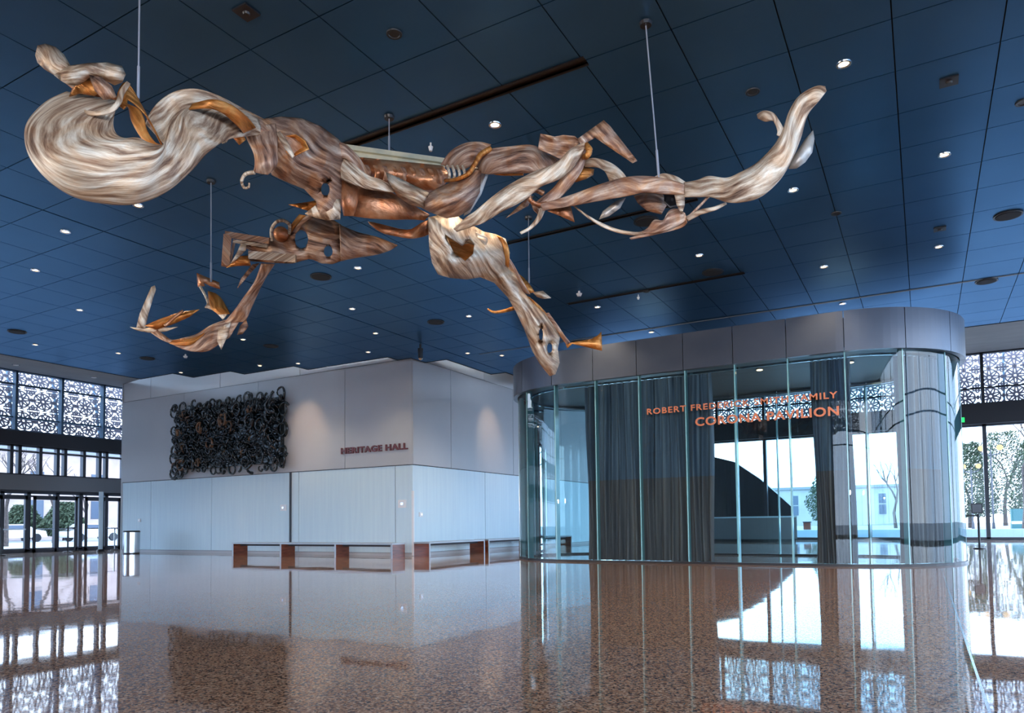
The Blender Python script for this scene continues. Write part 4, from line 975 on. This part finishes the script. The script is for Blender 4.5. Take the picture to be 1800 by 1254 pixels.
wire('strap', [(352,504,10.75),(362,522,10.7),(366,534,10.65),(362,541,10.6)], T, .02)
loft('wedge', [(366,512,378,516,10.6,.5),(368,530,388,524,10.55),(372,543,398,540,10.5),(385,553,404,552,10.45,.5)], OR, .2, M=8)
loft('wedge', [(361,540,368,532,10.55,.5),(378,548,382,540,10.5),(392,562,400,552,10.45,.5)], T, .3, M=6)
# right leg, reaching down and back
sheet('haunch', [(753,383),(775,378),(800,378),(822,392),(850,408),(870,412),(888,420),(896,445),(886,468),(905,482),(918,512),(943,540),(956,550),(972,572),(984,592),(980,614),(983,638),(976,658),(966,661),(950,641),(936,617),(922,579),(907,547),(893,523),(869,497),(845,487),(820,491),(790,488),(770,482),(760,462),(755,435)], 9.9, T, .42,
      holes=[[(782,412),(800,424),(812,432),(826,420),(834,430),(832,446),(818,459),(798,446)], (951,588,4,11), (966,612,5,10)], grad=(.75, .15), rot=.95, step=7)
sheet('haunch_lining', [(772,404),(800,410),(830,412),(842,430),(836,455),(818,466),(795,455),(778,435)], 9.75, OR, -.05, rot=.2)
loft('scroll', [(790,404,792,418,9.35,.5),(806,398,812,428,9.3),(824,404,824,428,9.3),(842,412,836,432,9.3),(856,420,848,446,9.35),(852,444,836,462,9.4),(838,470,820,474,9.45,.4)], T, .35, ripple=.25, M=16)
loft('copper_band', [(782,452,788,456,9.5,.5),(794,462,801,464,9.45),(804,478,810,481,9.45,.5)], OR, .3, M=6)
loft('hip_strap', [(754,386,762,384,9.35),(756,420,762,420,9.3),(760,458,768,456,9.3),(772,482,780,478,9.35)], T2, .3, M=6)
loft('copper_loop', [(862,416,866,424,9.7,.5),(878,416,878,426,9.65),(892,432,884,436,9.65),(895,452,888,452,9.7),(894,470,889,466,9.8,.5)], OR, .3, M=8)
loft('shin_blade', [(862,434,882,438,9.9,.6),(884,460,900,462,10.0),(904,494,918,494,10.2),(918,514,932,518,10.4,.5)], T2, .2, M=8)
loft('shin_blade', [(924,520,932,524,10.4,.5),(934,546,950,540,10.6),(944,566,962,556,10.8),(950,576,960,572,10.9,.5)], OR, .2, M=8)
sheet('spur', [(910,480),(922,490),(932,502),(940,514),(930,516),(917,504)], 11.3, OR, .04, step=6)
sheet('spur', [(936,514),(954,512),(969,524),(955,526),(944,522)], 11.5, T, .03, step=6)
wire('hook', [(857,543,10.3),(868,549,10.3),(886,547,10.35),(906,541,10.4)], OR, .01, .035)
sheet('flipper', [(994,604),(1015,601),(1040,596),(1050,591),(1057,583),(1058,617),(1030,610),(1006,605),(997,613)], 11.4, OR, .05, rot=.1, step=7)
loft('strap', [(955,552,964,550,10.9),(974,574,980,572,11.1),(986,592,992,590,11.3),(996,606,1002,602,11.4)], T2, .25, M=6)
loft('belly_fin', [(647,390,650,394,9.2,.4),(670,395,672,409,9.2),(702,403,696,415,9.2),(722,404,722,419,9.2),(742,392,744,416,9.3),(758,386,760,408,9.4,.6)], CP, .22, M=8)

# suspension rods
for (px, py, bx2, by2, d, lb) in ((243, -60, 243, 168, 6.75, 'steel rod holding up the great curl at the left end of the sculpture'), (371, 318, 371, 492, 10.75, 'thin steel rod above the lower left limb of the sculpture'), (684, 205, 684, 268, 9.15, 'short steel rod holding the pale beam in the middle of the sculpture'),
                       (1135, 40, 1158, 308, 7.45, 'long steel rod holding the right arm of the sculpture'), (929, 382, 930, 494, 11.4, 'thin steel rod down to the right leg of the sculpture')):
    b = atd(bx2, by2, d); a = onz(px, py, HC) if py > 0 else b; x, y = a.x, a.y
    t = thing('suspension_rod', lb, 'rod', (x, y, HC), 'rods carrying the sculpture')
    bm = bmesh.new(); cyl(bm, (b.x, b.y, b.z), (x, y, HC-.02), .008, n=8); obj('rod', bm, MT['rod'], t)
    bm = bmesh.new(); cyl(bm, (x, y, HC-.035), (x, y, HC-.001), .06, .07, 16); obj('ceiling_collar', bm, MT['black'], t)
    bm = bmesh.new(); cyl(bm, (b.x, b.y, b.z-.03), (b.x+(x-b.x)*.28/(HC-b.z), b.y+(y-b.y)*.28/(HC-b.z), b.z+.28), .013, n=8); obj('turnbuckle', bm, MT['rod'], t)

# ------------------------------------------------------------------ added fill: unseen strips to brighten the upper wall, warm floods behind the viewer
MT['cove_fill'] = emis('added_cove_strip', (.85, .92, 1), 14)
for k, (x0, x1, y) in enumerate(((-23.5, -20.8, 15.3), (-20.4, -18.3, 16.5), (-18.0, -14.9, 17.2))):
    t = thing('added_cove_lamp', 'added, unseen white strip lamp lying above the stepped ceiling edge', 'lamp', ((x0+x1)/2, y, HC+.16), 'added strip lamps above the ceiling edge')
    obj('added_cove_tray', box(x0, x1, y-.05, y+.05, HC+.09, HC+.13), MT['white'], t); obj('tube', box(x0+.05, x1-.05, y-.03, y+.03, HC+.13, HC+.17), MT['cove_fill'], t)
t = thing('added_cove_lamp', 'added, unseen white strip lamp lying above the stepped ceiling edge', 'lamp', (-13, 21, HC+.16), 'added strip lamps above the ceiling edge')
obj('added_cove_tray', box(-12.95, -12.85, 19.6, 23, HC+.09, HC+.13), MT['white'], t); obj('tube', box(-12.93, -12.87, 19.65, 22.95, HC+.13, HC+.17), MT['cove_fill'], t)
def added_flood(loc, target, power, label, col=(1, .84, .68), size=55):  # made-up lamp behind the viewer, added to warm and brighten the sculpture
    t = thing('added_floodlight', label, 'added_floodlight', loc); loc = Vector(loc); d = (Vector(target)-loc).normalized()
    bm = bmesh.new(); cyl(bm, loc-d*.22, loc, .09, .13, 16); obj('housing', bm, MT['black'], t)
    bm = bmesh.new(); cyl(bm, loc-d*.2, (loc.x, YB+.01, loc.z-.05), .02, n=8); obj('arm', bm, MT['black'], t)
    l = bpy.data.lights.new('added_flood_beam', 'SPOT'); l.energy = power; l.color = col; l.spot_size = radians(size); l.spot_blend = .7; l.shadow_soft_size = .13
    o = bpy.data.objects.new('added_flood_beam', l); COL.objects.link(o); o.parent = t; o.location = d*.02
    o.rotation_euler = d.to_track_quat('-Z', 'Y').to_euler()
for x, lb in ((-28.5, 'added warm fill lamp on the wall behind the viewer, farthest left'), (-24.5, 'added warm fill lamp on the wall behind the viewer, left of centre'), (4.0, 'added warm fill lamp on the glazing behind the viewer, right of centre'), (9.0, 'added warm fill lamp on the glazing behind the viewer, farthest right')):
    added_flood((x, YB+.4, 2.6), (-4.8, 6.0, 4.9), 1500 if x > 0 else 2600, lb)
def washer(x, y, tgt, label, e=130):
    t = thing('wall_washer', label, 'downlight', (x, y, HC))
    bm = bmesh.new(); cyl(bm, (x, y, HC-.03), (x, y, HC-.001), .07, .085, 16); obj('trim_ring', bm, MT['steel'], t)
    bm = bmesh.new(); cyl(bm, (x, y, HC-.034), (x, y, HC-.03), .05, n=16); obj('lens', bm, MT['bulb'], t)
    l = bpy.data.lights.new('washer_beam', 'SPOT'); l.energy = e; l.color = (1, .66, .42); l.spot_size = radians(50); l.spot_blend = 1.0; l.shadow_soft_size = .04
    o = bpy.data.objects.new('washer_beam', l); COL.objects.link(o); o.parent = t; o.location = (0, 0, -.05)
    o.rotation_euler = (Vector(tgt)-Vector((x, y, HC-.05))).to_track_quat('-Z', 'Y').to_euler()
washer(-18.95, 16.5, (-18.95, WY, 4.3), 'small warm wall-washing lamp at the ceiling edge right of the dark relief')
washer(-12.4, 22.9, (WX, 23.4, 4.3), 'small warm wall-washing lamp above the right-hand pale wall', 110)
